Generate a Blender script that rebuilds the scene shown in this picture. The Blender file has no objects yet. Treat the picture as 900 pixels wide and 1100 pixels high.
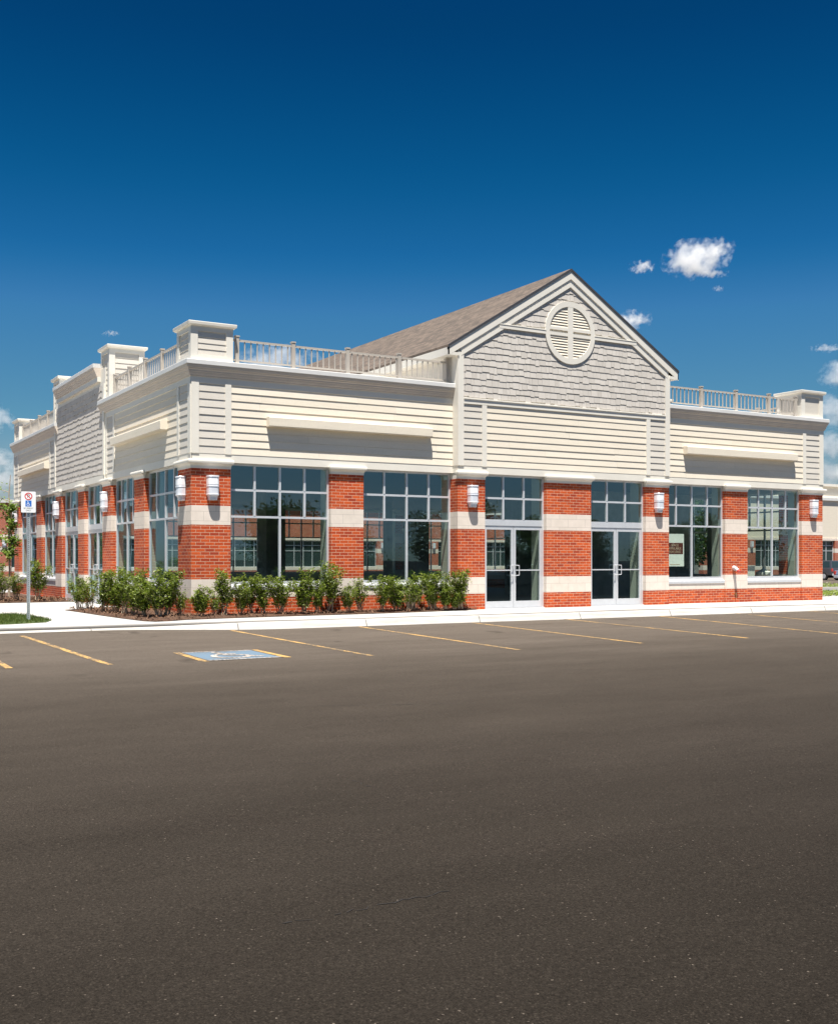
import bpy, bmesh, math, random
from mathutils import Vector, Matrix
random.seed(7)
R = math.radians
S = bpy.context.scene
COL = S.collection

# ------------------------------------------------------------------ helpers
class MB:
    def __init__(s): s.v = []; s.f = []; s.m = []; s.mi = 0
    def add(s, vs, fs):
        n = len(s.v); s.v += [tuple(p) for p in vs]
        for f in fs: s.f.append(tuple(i + n for i in f)); s.m.append(s.mi)
    def hexa(s, b, t):
        n = len(b)
        fs = [tuple(range(n))[::-1], tuple(range(n, 2 * n))]
        for i in range(n): j = (i + 1) % n; fs.append((i, j, n + j, n + i))
        s.add(list(b) + list(t), fs)
    def box(s, x0, x1, y0, y1, z0, z1):
        s.hexa([(x0, y0, z0), (x1, y0, z0), (x1, y1, z0), (x0, y1, z0)],
               [(x0, y0, z1), (x1, y0, z1), (x1, y1, z1), (x0, y1, z1)])
    def fbox(s, F, a0, a1, o0, o1, z0, z1):
        P = F.P
        s.hexa([P(a0, o0, z0), P(a1, o0, z0), P(a1, o1, z0), P(a0, o1, z0)],
               [P(a0, o0, z1), P(a1, o0, z1), P(a1, o1, z1), P(a0, o1, z1)])
    def prism(s, F, a0, a1, prof):          # prof: (o,z) polygon swept along the facade
        s.hexa([F.P(a0, o, z) for o, z in prof], [F.P(a1, o, z) for o, z in prof])
    def fpoly(s, F, pts, o0, o1):           # pts: (a,z) polygon given thickness
        s.hexa([F.P(a, o0, z) for a, z in pts], [F.P(a, o1, z) for a, z in pts])
    def tube(s, p0, p1, r0, r1=None, n=8):
        r1 = r0 if r1 is None else r1
        p0 = Vector(p0); p1 = Vector(p1); d = (p1 - p0).normalized()
        u = d.orthogonal().normalized(); w = d.cross(u)
        ring = lambda p, r: [p + (u * math.cos(2 * math.pi * k / n) + w * math.sin(2 * math.pi * k / n)) * r for k in range(n)]
        s.hexa(ring(p0, r0), ring(p1, r1))
    def quad(s, a, b, c, d): s.add([a, b, c, d], [(0, 1, 2, 3)])
    def loft(s, rings):
        n = len(rings[0]); vs = [p for r in rings for p in r]; fs = [tuple(range(n))[::-1], tuple(range((len(rings) - 1) * n, len(rings) * n))]
        for k in range(len(rings) - 1):
            for i in range(n):
                j = (i + 1) % n; fs.append((k * n + i, k * n + j, (k + 1) * n + j, (k + 1) * n + i))
        s.add(vs, fs)
    def build(s, name, mat, parent=None, loc=None, fix=True, smooth=False, bevel=0):
        me = bpy.data.meshes.new(name); me.from_pydata(s.v, [], s.f)
        for m in (mat if isinstance(mat, (list, tuple)) else [mat]): me.materials.append(m)
        if any(s.m): me.polygons.foreach_set('material_index', s.m)
        if fix:
            bm = bmesh.new(); bm.from_mesh(me); bmesh.ops.recalc_face_normals(bm, faces=bm.faces)
            if bevel: bmesh.ops.bevel(bm, geom=bm.edges[:], offset=bevel, segments=2, affect='EDGES', profile=.6)
            bm.to_mesh(me); bm.free()
        if smooth: me.polygons.foreach_set('use_smooth', [True] * len(me.polygons))
        me.update()
        o = bpy.data.objects.new(name, me); COL.objects.link(o)
        if parent: o.parent = parent
        if loc: o.location = loc
        return o

class Fac:
    def __init__(s, o, d, n): s.o = o; s.d = d; s.n = n
    def P(s, a, o, z): return (s.o[0] + s.d[0] * a + s.n[0] * o, s.o[1] + s.d[1] * a + s.n[1] * o, z)

def tag(o, label=None, cat=None, group=None, kind=None):
    if label: o['label'] = label
    if cat: o['category'] = cat
    if group: o['group'] = group
    if kind: o['kind'] = kind
    return o
def empty(name, loc=(0, 0, 0), rz=0, sc=1):
    o = bpy.data.objects.new(name, None); COL.objects.link(o); o.empty_display_size = .3
    o.location = loc; o.rotation_euler = (0, 0, rz); o.scale = (sc, sc, sc); return o
def copy_tree(o, parent=None):
    c = o.copy(); COL.objects.link(c); c.parent = parent
    for ch in list(o.children): copy_tree(ch, c)
    return c

# ------------------------------------------------------------------ materials
def mat(name):
    m = bpy.data.materials.new(name); m.use_nodes = True
    nt = m.node_tree; b = nt.nodes['Principled BSDF']
    return m, nt, b
def N(nt, t, **k):
    n = nt.nodes.new(t)
    for a, v in k.items():
        if a in n.inputs: n.inputs[a].default_value = v
        else: setattr(n, a, v)
    return n
def mixc(nt, fac, A, B, mode='MIX'):
    n = nt.nodes.new('ShaderNodeMix'); n.data_type = 'RGBA'; n.blend_type = mode
    for i, v in ((0, fac), (6, A), (7, B)):
        if hasattr(v, 'is_output'): nt.links.new(v, n.inputs[i])
        elif i == 0: n.inputs[0].default_value = v
        else: n.inputs[i].default_value = (*v, 1)
    return n.outputs[2]
def ramp(nt, src, p0, p1, c0=(0, 0, 0), c1=(1, 1, 1)):
    r = nt.nodes.new('ShaderNodeValToRGB'); e = r.color_ramp.elements
    e[0].position = p0; e[1].position = p1; e[0].color = (*c0, 1); e[1].color = (*c1, 1)
    nt.links.new(src, r.inputs[0]); return r.outputs[0]
def coords(nt, kind='Object', scale=None):
    t = nt.nodes.new('ShaderNodeTexCoord'); o = t.outputs[kind]
    if scale:
        m = nt.nodes.new('ShaderNodeMapping'); m.inputs['Scale'].default_value = scale
        nt.links.new(o, m.inputs[0]); o = m.outputs[0]
    return o
def noise(nt, vec, scale, detail=4, rough=.55):
    n = N(nt, 'ShaderNodeTexNoise', Scale=scale, Detail=detail, Roughness=rough); nt.links.new(vec, n.inputs['Vector']); return n.outputs['Fac']
def bump(nt, b, h, strength, dist):
    n = N(nt, 'ShaderNodeBump', Strength=strength, Distance=dist); nt.links.new(h, n.inputs['Height']); nt.links.new(n.outputs[0], b.inputs['Normal'])
def plain(name, c, rough=.6, metal=0, var=.08, scale=3, spec=.5):
    m, nt, b = mat(name)
    v = noise(nt, coords(nt), scale, 5)
    lo = tuple(x * (1 - var) for x in c); hi = tuple(min(1, x * (1 + var)) for x in c)
    nt.links.new(ramp(nt, v, .3, .7, lo, hi), b.inputs['Base Color'])
    b.inputs['Roughness'].default_value = rough; b.inputs['Metallic'].default_value = metal
    b.inputs['Specular IOR Level'].default_value = spec
    return m
def wallvec(nt):        # (x+y, z): runs along any axis-aligned wall
    c = coords(nt); s = nt.nodes.new('ShaderNodeSeparateXYZ'); nt.links.new(c, s.inputs[0])
    a = N(nt, 'ShaderNodeMath', operation='ADD'); nt.links.new(s.outputs[0], a.inputs[0]); nt.links.new(s.outputs[1], a.inputs[1])
    k = nt.nodes.new('ShaderNodeCombineXYZ'); nt.links.new(a.outputs[0], k.inputs[0]); nt.links.new(s.outputs[2], k.inputs[1])
    return k.outputs[0]
def bricktex(nt, vec, w, h, mortar, c1, c2, cm, bias=0):
    t = nt.nodes.new('ShaderNodeTexBrick'); t.offset = .5
    t.inputs['Scale'].default_value = 1; t.inputs['Brick Width'].default_value = w; t.inputs['Row Height'].default_value = h
    t.inputs['Mortar Size'].default_value = mortar; t.inputs['Mortar Smooth'].default_value = .15; t.inputs['Bias'].default_value = bias
    for k, c in (('Color1', c1), ('Color2', c2), ('Mortar', cm)): t.inputs[k].default_value = (*c, 1)
    nt.links.new(vec, t.inputs['Vector']); return t
M = {}
def brick_mat(name, c1, c2, cm):
    m, nt, b = mat(name); v = wallvec(nt)
    t = bricktex(nt, v, .225, .075, (.0058), c1, c2, cm)
    n1 = noise(nt, coords(nt), 35, 4); n2 = noise(nt, coords(nt), .9, 3)
    c = mixc(nt, .55, t.outputs[0], ramp(nt, n1, .25, .75, (.45, .45, .45), (1.45, 1.45, 1.45)), 'MULTIPLY')
    c = mixc(nt, .5, c, ramp(nt, n2, .3, .7, (.8, .8, .8), (1.12, 1.1, 1.08)), 'MULTIPLY')
    nt.links.new(c, b.inputs['Base Color']); b.inputs['Roughness'].default_value = .85
    inv = N(nt, 'ShaderNodeMath', operation='SUBTRACT'); inv.inputs[0].default_value = 1; nt.links.new(t.outputs['Fac'], inv.inputs[1])
    bump(nt, b, inv.outputs[0], .7, .008); return m
M['brick'] = brick_mat('red_brick', (.58, .086, .009), (.33, .034, .006), (.62, .37, .25))
M['brick_far'] = brick_mat('plaza_brick', (.44, .10, .045), (.34, .07, .03), (.5, .4, .32))
def stone_mat():
    m, nt, b = mat('limestone'); v = wallvec(nt)
    t = bricktex(nt, v, .60, .222, .004, (.74, .65, .57), (.68, .60, .52), (.45, .40, .35))
    n1 = noise(nt, coords(nt), 6, 6)
    c = mixc(nt, .35, t.outputs[0], ramp(nt, n1, .3, .75, (.78, .77, .74), (1.1, 1.1, 1.1)), 'MULTIPLY')
    nt.links.new(c, b.inputs['Base Color']); b.inputs['Roughness'].default_value = .8
    bump(nt, b, noise(nt, coords(nt), 60, 4), .15, .004); return m
M['stone'] = stone_mat()
def siding_mat(name, c, var=.06):
    m, nt, b = mat(name)
    n1 = noise(nt, coords(nt, scale=(1, 1, 9)), 1.6, 5); n2 = noise(nt, coords(nt), 22, 5)
    k = ramp(nt, n1, .25, .75, tuple(x * (1 - var) for x in c), tuple(x * (1 + var * .6) for x in c))
    geo = nt.nodes.new('ShaderNodeNewGeometry')
    k = mixc(nt, 1, k, ramp(nt, geo.outputs['Random Per Island'], 0, 1, (.955, .952, .945), (1.02, 1.02, 1.02)), 'MULTIPLY')
    k = mixc(nt, .25, k, ramp(nt, n2, .3, .7, (.86, .86, .86), (1.08, 1.08, 1.08)), 'MULTIPLY')
    nt.links.new(k, b.inputs['Base Color']); b.inputs['Roughness'].default_value = .55
    bump(nt, b, noise(nt, coords(nt, scale=(4, 4, 60)), 6, 4), .12, .003); return m
M['cream'] = siding_mat('cream_siding', (.755, .68, .56))
M['grey'] = siding_mat('grey_siding', (.62, .575, .505))
def shake_mat():
    m, nt, b = mat('shake_siding')
    oi = nt.nodes.new('ShaderNodeNewGeometry')
    k = ramp(nt, oi.outputs['Random Per Island'], 0, 1, (.51, .47, .42), (.60, .555, .50))
    n2 = noise(nt, coords(nt, scale=(30, 30, 3)), 2, 5)
    k = mixc(nt, .3, k, ramp(nt, n2, .3, .7, (.8, .8, .8), (1.1, 1.1, 1.1)), 'MULTIPLY')
    nt.links.new(k, b.inputs['Base Color']); b.inputs['Roughness'].default_value = .65; return m
M['shake'] = shake_mat()
M['trim'] = plain('white_trim', (.735, .695, .615), .45, var=.04, scale=2)
M['capm'] = plain('flashing', (.64, .63, .61), .4, var=.05, scale=2)
M['cove'] = plain('crown_moulding', (.60, .52, .44), .5, var=.05)
M['rail'] = plain('beige_rail', (.45, .405, .35), .45, var=.05)
M['alu'] = plain('aluminium', (.66, .67, .69), .38, .35, var=.04, scale=6)
M['lampw'] = plain('lamp_enamel', (.80, .81, .86), .28, .25, var=.04, scale=12)
M['lens'] = plain('lamp_lens', (.86, .86, .88), .15, 0, var=.03, scale=12)
M['galv'] = plain('galvanised_steel', (.52, .55, .56), .42, .6, var=.18, scale=22)
M['black'] = plain('black_rubber', (.02, .02, .02), .7)
M['dark'] = plain('dark_metal', (.05, .05, .055), .5)
M['red'] = plain('red_paint', (.55, .05, .035), .4)
M['brass'] = plain('brass', (.45, .3, .12), .35, .8)
M['inwall'] = plain('bare_partition', (.36, .35, .32), .85, var=.2)
M['plaster'] = plain('plaster', (.40, .43, .37), .8)
M['infloor'] = plain('bare_concrete_floor', (.32, .31, .29), .7, var=.2)
M['inceil'] = plain('steel_deck', (.05, .05, .05), .7)
M['card'] = plain('carton_paper', (.70, .69, .62), .8)
def roof_mat():
    m, nt, b = mat('asphalt_shingles')
    c = coords(nt); s = nt.nodes.new('ShaderNodeSeparateXYZ'); nt.links.new(c, s.inputs[0])
    z = N(nt, 'ShaderNodeMath', operation='MULTIPLY'); z.inputs[1].default_value = 1.9; nt.links.new(s.outputs[2], z.inputs[0])
    k = nt.nodes.new('ShaderNodeCombineXYZ'); nt.links.new(s.outputs[1], k.inputs[0]); nt.links.new(z.outputs[0], k.inputs[1])
    t = bricktex(nt, k.outputs[0], .3, .14, .006, (.160, .122, .096), (.088, .070, .057), (.05, .04, .035))
    n1 = noise(nt, k.outputs[0], 7, 5)
    cc = mixc(nt, .7, t.outputs[0], ramp(nt, n1, .3, .7, (.6, .6, .6), (1.35, 1.33, 1.3)), 'MULTIPLY')
    nt.links.new(cc, b.inputs['Base Color']); b.inputs['Roughness'].default_value = .95
    bump(nt, b, n1, .4, .02); return m
M['roof'] = roof_mat()
def glass_mat(name, tint, base, spec=1.75):
    m, nt, b = mat(name); nt.nodes.remove(b)
    tr = N(nt, 'ShaderNodeBsdfTransparent'); tr.inputs[0].default_value = (*tint, 1)
    gl = N(nt, 'ShaderNodeBsdfGlossy'); gl.inputs['Roughness'].default_value = .0; gl.inputs[0].default_value = (.52, .82, 1, 1)
    fr = N(nt, 'ShaderNodeFresnel', IOR=spec); geo = nt.nodes.new('ShaderNodeNewGeometry')
    mx = nt.nodes.new('ShaderNodeMix'); nt.links.new(geo.outputs['Backfacing'], mx.inputs[0]); nt.links.new(fr.outputs[0], mx.inputs[2]); mx.inputs[3].default_value = base
    bp = N(nt, 'ShaderNodeBump', Strength=.02, Distance=.05); nt.links.new(noise(nt, coords(nt), .8, 1), bp.inputs['Height'])
    nt.links.new(bp.outputs[0], gl.inputs['Normal'])
    s = nt.nodes.new('ShaderNodeMixShader'); nt.links.new(mx.outputs[0], s.inputs[0]); nt.links.new(tr.outputs[0], s.inputs[1]); nt.links.new(gl.outputs[0], s.inputs[2])
    nt.links.new(s.outputs[0], nt.nodes['Material Output'].inputs[0]); return m
M['glass'] = glass_mat('window_glass', (.80, .87, .83), .1, 2.5)
M['carglass'] = glass_mat('car_glass', (.06, .07, .08), .05, 1.5)
def concrete_mat(name, c):
    m, nt, b = mat(name); g = coords(nt)
    n1 = noise(nt, g, .7, 6); n2 = noise(nt, g, 40, 4)
    k = ramp(nt, n1, .3, .72, tuple(x * .86 for x in c), c)
    k = mixc(nt, .3, k, ramp(nt, n2, .3, .7, (.8, .8, .8), (1.1, 1.1, 1.1)), 'MULTIPLY')
    # control joints every 1.5 m
    t = bricktex(nt, g, 1.5, 1.5, .006, (1, 1, 1), (1, 1, 1), (.45, .43, .4)); t.offset = 0
    k = mixc(nt, 1, k, t.outputs[0], 'MULTIPLY')
    # darker band along the back of the kerb, its edge broken by noise
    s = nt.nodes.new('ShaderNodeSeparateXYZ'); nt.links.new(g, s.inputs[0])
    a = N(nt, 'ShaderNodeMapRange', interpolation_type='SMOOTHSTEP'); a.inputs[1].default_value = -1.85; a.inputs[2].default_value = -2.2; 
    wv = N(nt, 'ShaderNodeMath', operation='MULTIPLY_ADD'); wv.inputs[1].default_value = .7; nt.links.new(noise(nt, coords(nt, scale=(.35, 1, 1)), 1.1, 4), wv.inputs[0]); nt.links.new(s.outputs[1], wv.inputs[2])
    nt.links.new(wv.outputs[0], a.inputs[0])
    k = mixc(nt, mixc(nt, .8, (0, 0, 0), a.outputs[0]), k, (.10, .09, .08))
    nt.links.new(k, b.inputs['Base Color']); b.inputs['Roughness'].default_value = .85
    bump(nt, b, n2, .2, .004); return m
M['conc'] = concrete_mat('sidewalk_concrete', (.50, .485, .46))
def kerb_mat():
    m, nt, b = mat('kerb_concrete'); g = coords(nt)
    n1 = noise(nt, coords(nt, scale=(.5, 3, 6)), 2.2, 6, .65); n2 = noise(nt, g, 50, 4)
    k = ramp(nt, n1, .25, .6, (.40, .375, .34), (.56, .535, .495))
    k = mixc(nt, .3, k, ramp(nt, n2, .3, .7, (.78, .78, .78), (1.1, 1.1, 1.1)), 'MULTIPLY')
    s = nt.nodes.new('ShaderNodeSeparateXYZ'); nt.links.new(g, s.inputs[0])
    q = N(nt, 'ShaderNodeMath', operation='PINGPONG'); q.inputs[1].default_value = 1.5; nt.links.new(s.outputs[0], q.inputs[0])
    k = mixc(nt, ramp(nt, q.outputs[0], .008, .016, (.8, .8, .8), (0, 0, 0)), k, (.10, .09, .08))
    nt.links.new(k, b.inputs['Base Color']); b.inputs['Roughness'].default_value = .85
    bump(nt, b, n2, .3, .004); return m
M['kerb'] = kerb_mat()
M['joint'] = plain('joint_filler', (.12, .11, .10), .9)
def asphalt_mat():
    m, nt, b = mat('asphalt'); g = coords(nt)
    fine = noise(nt, g, 130, 3, .7)
    mid = noise(nt, g, 28, 5, .65)
    big = noise(nt, coords(nt, scale=(.35, 1, 1)), .55, 5, .6)
    vor = nt.nodes.new('ShaderNodeTexVoronoi'); vor.inputs['Scale'].default_value = 120; nt.links.new(g, vor.inputs['Vector'])
    sp = N(nt, 'ShaderNodeSeparateColor'); nt.links.new(vor.outputs['Color'], sp.inputs[0])
    fine2 = noise(nt, g, 62, 3, .8)
    fm = N(nt, 'ShaderNodeMath', operation='ADD'); nt.links.new(fine, fm.inputs[0]); nt.links.new(fine2, fm.inputs[1])
    hf = N(nt, 'ShaderNodeMath', operation='MULTIPLY'); hf.inputs[1].default_value = .5; nt.links.new(fm.outputs[0], hf.inputs[0])
    grain = ramp(nt, hf.outputs[0], .38, .62, (.42, .42, .42), (1.6, 1.59, 1.57))
    k = ramp(nt, mid, .3, .7, (.0085, .0067, .0051), (.0138, .0113, .0089))
    k = mixc(nt, .0, k, (1, 1, 1), 'MULTIPLY')
    k = mixc(nt, .5, k, ramp(nt, big, .3, .72, (.80, .80, .80), (1.2, 1.19, 1.18)), 'MULTIPLY')
    # individual pale stones in the aggregate
    st = ramp(nt, sp.outputs[0], .9988, .9996)
    k = mixc(nt, st, k, (.13, .108, .088))
    st2 = ramp(nt, sp.outputs[1], .90, .93)
    k = mixc(nt, mixc(nt, .7, st2, (0, 0, 0)), k, (.052, .043, .034))
    # parking stalls by the kerb carry pale tyre dust (v > -9), in streaks along the stalls
    s = nt.nodes.new('ShaderNodeSeparateXYZ'); nt.links.new(g, s.inputs[0])
    mr = N(nt, 'ShaderNodeMapRange', interpolation_type='SMOOTHSTEP'); mr.inputs[1].default_value = -11.5; mr.inputs[2].default_value = -4.5
    wob = noise(nt, coords(nt, scale=(.12, .6, 1)), 1.3, 4)
    ad = N(nt, 'ShaderNodeMath', operation='MULTIPLY_ADD'); ad.inputs[1].default_value = 5; nt.links.new(wob, ad.inputs[0]); 
    sb = N(nt, 'ShaderNodeMath', operation='SUBTRACT'); nt.links.new(s.outputs[1], sb.inputs[0]); sb.inputs[1].default_value = 2.5
    nt.links.new(sb.outputs[0], ad.inputs[2]); nt.links.new(ad.outputs[0], mr.inputs[0])
    dust = ramp(nt, noise(nt, coords(nt, scale=(.25, 1.2, 1)), 2.0, 5, .65), .25, .8, (.15, .15, .15), (.75, .75, .75))
    fac = mixc(nt, 1, mr.outputs[0], dust, 'MULTIPLY')
    k = mixc(nt, fac, k, (.26, .218, .184))
    # paler tone: strongest towards the shop, fading across the lot
    m2 = N(nt, 'ShaderNodeMapRange'); m2.inputs[1].default_value = -22.5; m2.inputs[2].default_value = -5.5; nt.links.new(ad.outputs[0], m2.inputs[0])
    lot_tone = ramp(nt, noise(nt, coords(nt, scale=(.5, 1.3, 1)), 1.6, 7, .7), .25, .8, (.62, .62, .62), (.90, .90, .90))
    k = mixc(nt, mixc(nt, 1, m2.outputs[0], lot_tone, 'MULTIPLY'), k, (.098, .081, .066))
    k = mixc(nt, .85, k, grain, 'MULTIPLY')
    oil = ramp(nt, noise(nt, coords(nt, scale=(1, .6, 1)), 1.15, 4, .5), .66, .76)
    k = mixc(nt, mixc(nt, 1, oil, mr.outputs[0], 'MULTIPLY'), k, (.030, .025, .021))
    nt.links.new(k, b.inputs['Base Color']); b.inputs['Roughness'].default_value = .88; b.inputs['Specular IOR Level'].default_value = .06
    bump(nt, b, fine, .6, .006); return m
M['asph'] = asphalt_mat()
def worn_paint(name, c, wear=.42, under=(.09, .078, .065)):
    m, nt, b = mat(name); g = coords(nt)
    n1 = noise(nt, g, 26, 5, .7); n2 = noise(nt, g, 2.2, 4)
    a = N(nt, 'ShaderNodeMath', operation='MULTIPLY_ADD'); a.inputs[1].default_value = .45; nt.links.new(n2, a.inputs[0]); nt.links.new(n1, a.inputs[2])
    f = ramp(nt, a.outputs[0], wear + .18, wear + .34)
    nt.links.new(mixc(nt, f, under, c), b.inputs['Base Color']); b.inputs['Roughness'].default_value = .8; return m
M['yellow'] = worn_paint('yellow_line_paint', (.56, .33, .095), .47)
M['blue'] = worn_paint('blue_stall_paint', (.115, .175, .235), .36, (.13, .12, .11))
M['white'] = worn_paint('white_stall_paint', (.50, .44, .39), .46)
M['crack'] = plain('crack_filler', (.014, .011, .009), .8)
M['mulch'] = plain('bark_mulch', (.080, .040, .022), .95, var=.6, scale=28)
M['chip'] = plain('bark_chip', (.125, .066, .036), .95, var=.5, scale=9)
M['grassb'] = plain('turf', (.055, .085, .018), .95, var=.4, scale=20)
M['far_green'] = plain('far_lawn', (.07, .10, .025), .95, var=.3, scale=2)
def leaf_mat(name, c0, c1, tr=.25):
    m, nt, b = mat(name); geo = nt.nodes.new('ShaderNodeNewGeometry')
    nt.links.new(ramp(nt, geo.outputs['Random Per Island'], 0, 1, c0, c1), b.inputs['Base Color'])
    b.inputs['Roughness'].default_value = .45; b.inputs['Specular IOR Level'].default_value = .35
    t = N(nt, 'ShaderNodeBsdfTranslucent'); t.inputs[0].default_value = (c1[0] * 1.1, c1[1] * 1.3, c1[2] * .7, 1)
    s = nt.nodes.new('ShaderNodeMixShader'); s.inputs[0].default_value = tr
    nt.links.new(b.outputs[0], s.inputs[1]); nt.links.new(t.outputs[0], s.inputs[2]); nt.links.new(s.outputs[0], nt.nodes['Material Output'].inputs[0]); return m
M['leaf'] = leaf_mat('shrub_leaf', (.06, .095, .010), (.225, .27, .040))
M['leaf2'] = leaf_mat('young_tree_leaf', (.10, .17, .02), (.20, .27, .04), .35)
M['leaf3'] = leaf_mat('tree_leaf', (.02, .04, .010), (.06, .095, .02))
M['grass'] = leaf_mat('grass_blade', (.05, .085, .012), (.12, .15, .03), .2)
M['bark'] = plain('bark', (.36, .285, .20), .9, var=.3, scale=20)

# ------------------------------------------------------------------ the terrain
def sm(a, b, x):
    t = max(0, min(1, (x - a) / (b - a))); return t * t * (3 - 2 * t)
def zg(u, v):
    k = -.15 + .085 * (1 - sm(-3., 1., u)) * sm(-9, -3, v)
    return k + .02 * max(-40, min(0, v + 2.95)) - .36 * sm(30, 68, u)
def sheet(us, vs, f):
    mb = MB(); n = len(vs)
    mb.add([(u, v, f(u, v)) for u in us for v in vs], [(i * n + j, (i + 1) * n + j, (i + 1) * n + j + 1, i * n + j + 1) for i in range(len(us) - 1) for j in range(n - 1)])
    return mb
us = [-6000, -800, -200, -60, -30] + [-20 + .5 * k for k in range(101)] + [32, 36, 40, 44, 48, 52, 56, 60, 64, 68, 120, 300, 900, 6000]
vs = [-6000, -800, -200, -80, -43] + [-40 + 2 * k for k in range(14)] + [-13 + .5 * k for k in range(21)] + [-2.94, 0, 30, 100, 300, 900, 6000]
lot = tag(sheet(us, vs, zg).build('parking_lot', M['asph'], smooth=True, fix=False), kind='structure')
def drape(pts, dz):             # strip between two rails of (u,v) points
    return [(u, v, zg(u, v) + dz) for u, v in pts]
def strip(mb, p, q, w, dz=.004, n=12):
    dx, dy = q[0] - p[0], q[1] - p[1]; L = math.hypot(dx, dy); nx, ny = -dy / L * w / 2, dx / L * w / 2
    A = []; B = []
    for k in range(n + 1):
        t = k / n; x, y = p[0] + dx * t, p[1] + dy * t; A.append((x + nx, y + ny)); B.append((x - nx, y - ny))
    a, b = drape(A, dz), drape(B, dz)
    for k in range(n): mb.quad(a[k], b[k], b[k + 1], a[k + 1])
for p, q in [((-5.5, -3.7), (-5.42, -8.05)), ((-4.42, -3.6), (-4.02, -8.2)), ((-.24, -3.2), (.13, -8.65)), ((2.74, -3.14), (2.93, -8.85)), ((5.71, -3.1), (5.81, -8.8)),
             ((8.52, -3.0), (8.59, -8.82)), ((11.54, -3.06), (11.25, -8.87)), ((14.37, -3.0), (14.0, -8.8)), ((17.2, -3.05), (16.8, -8.8)), ((20.05, -3.05), (19.7, -8.8))]:
    mb = MB(); strip(mb, p, q, .10); mb.build('parking_line', M['yellow'], lot, fix=False)
# accessible stall: blue field, white border, wheelchair figure, yellow side lines
c00, c01, c11, c10 = (-2.66, -7.05), (-2.62, -8.36), (-1.20, -8.31), (-1.28, -7.07)
def sq(s, t):
    return tuple((c00[i] * (1 - s) + c10[i] * s) * (1 - t) + (c01[i] * (1 - s) + c11[i] * s) * t for i in (0, 1))
def patch(mb, s0, s1, t0, t1, dz):
    n = 6
    for k in range(n):
        a, b = t0 + (t1 - t0) * k / n, t0 + (t1 - t0) * (k + 1) / n
        mb.quad(*drape([sq(s0, a), sq(s0, b), sq(s1, b), sq(s1, a)], dz))
mb = MB(); patch(mb, .07, .93, .02, .98, .004); bs = mb.build('accessible_stall_field', M['blue'], lot, fix=False)
mb = MB()
for a in ((.07, .93, .02, .08), (.07, .93, .92, .98)): patch(mb, *a, .008)
mb.build('stall_border', M['white'], bs, fix=False)
for s0, s1 in ((-.03, .05), (.95, 1.03)):
    mb = MB(); patch(mb, s0, s1, -.02, 1.02, .005); mb.build('parking_line', M['yellow'], lot, fix=False)
mb = MB()               # wheelchair figure (upright when read from the lot)
def arc(cx, cy, r, w, a0, a1, n=20):
    for k in range(n):
        p = [a0 + (a1 - a0) * (k + d) / n for d in (0, 1)]
        mb.quad(*drape([sq(cx + (r + e) * math.cos(R(a)), cy + (r + e) * math.sin(R(a))) for a, e in ((p[0], -w), (p[0], w), (p[1], w), (p[1], -w))], .009))
def bar(p, q, w):
    dx, dy = q[0] - p[0], q[1] - p[1]; L = math.hypot(dx, dy); nx, ny = -dy / L * w, dx / L * w
    mb.quad(*drape([sq(p[0] + nx, p[1] + ny), sq(p[0] - nx, p[1] - ny), sq(q[0] - nx, q[1] - ny), sq(q[0] + nx, q[1] + ny)], .010))
arc(.46, .60, .20, .035, 10, 250); arc(.42, .20, .028, .028, 0, 360, 12)
bar((.43, .26), (.45, .52), .04); bar((.45, .52), (.64, .53), .038); bar((.63, .52), (.72, .76), .036); bar((.72, .76), (.80, .73), .03); bar((.44, .38), (.60, .38), .03)
mb.build('wheelchair_symbol', M['white'], bs, fix=False)
# cracks in the asphalt
def crackline(p, q, w, seed):
    rnd = random.Random(seed); mb = MB(); n = 26; pr = None
    for k in range(n + 1):
        t = k / n; x = p[0] + (q[0] - p[0]) * t + rnd.uniform(-.02, .02); y = p[1] + (q[1] - p[1]) * t + rnd.uniform(-.02, .02); ww = w * rnd.uniform(.3, 1.0)
        cur = drape([(x, y + ww), (x, y - ww)], .003)
        if pr and rnd.random() < .62: mb.quad(pr[0], pr[1], cur[1], cur[0])
        pr = cur
    mb.build('asphalt_crack', M['crack'], lot, fix=False)
crackline((-4.49, -15.7), (-4.40, -17.3), .010, 3); crackline((-6.2, -19.64), (-5.2, -19.6), .006, 5); crackline((-3.1, -13.2), (-1.2, -13.9), .008, 8)

# sidewalk slab, kerb, lawn patch
KV = -2.95
def ktop(u): return -.035 * (1 - sm(-2.2, .6, u))
mb = MB()
U0, U1 = -40., 30.
mb.hexa([(U0, KV + .16, -.3), (U1, KV + .16, -.3), (U1, 26, -.3), (U0, 26, -.3)], [(U0, KV + .16, 0), (U1, KV + .16, 0), (U1, 26, 0), (U0, 26, 0)])
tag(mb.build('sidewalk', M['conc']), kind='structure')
mb = MB(); rings = []
for k in range(141):
    u = U0 + (U1 - U0) * k / 140; z = ktop(u) - .002
    rings.append([(u, KV - .075, -.35), (u, KV - .06, -.16), (u, KV + .0, z - .03), (u, KV + .012, z - .01), (u, KV + .03, z), (u, KV + .15, z), (u, KV + .15, -.35)])
mb.loft(rings); tag(mb.build('kerb', M['kerb']), kind='structure')
mb = MB(); mb.box(U0, U1, KV + .15, KV + .16, -.3, -.012); tag(mb.build('kerb_joint', M['joint']), kind='structure')
gp = [(-30, -1.3), (-4.2, -1.15), (-3.4, -.8), (-3.12, .0), (-3.1, 1.2), (-3.15, 2.6), (-3.3, 3.3), (-30, 3.4)]
mb = MB(); mb.hexa([(x, y, -.02) for x, y in gp], [(x, y, .012) for x, y in gp])
gr = tag(mb.build('lawn_base', M['grassb']), kind='structure')
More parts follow.
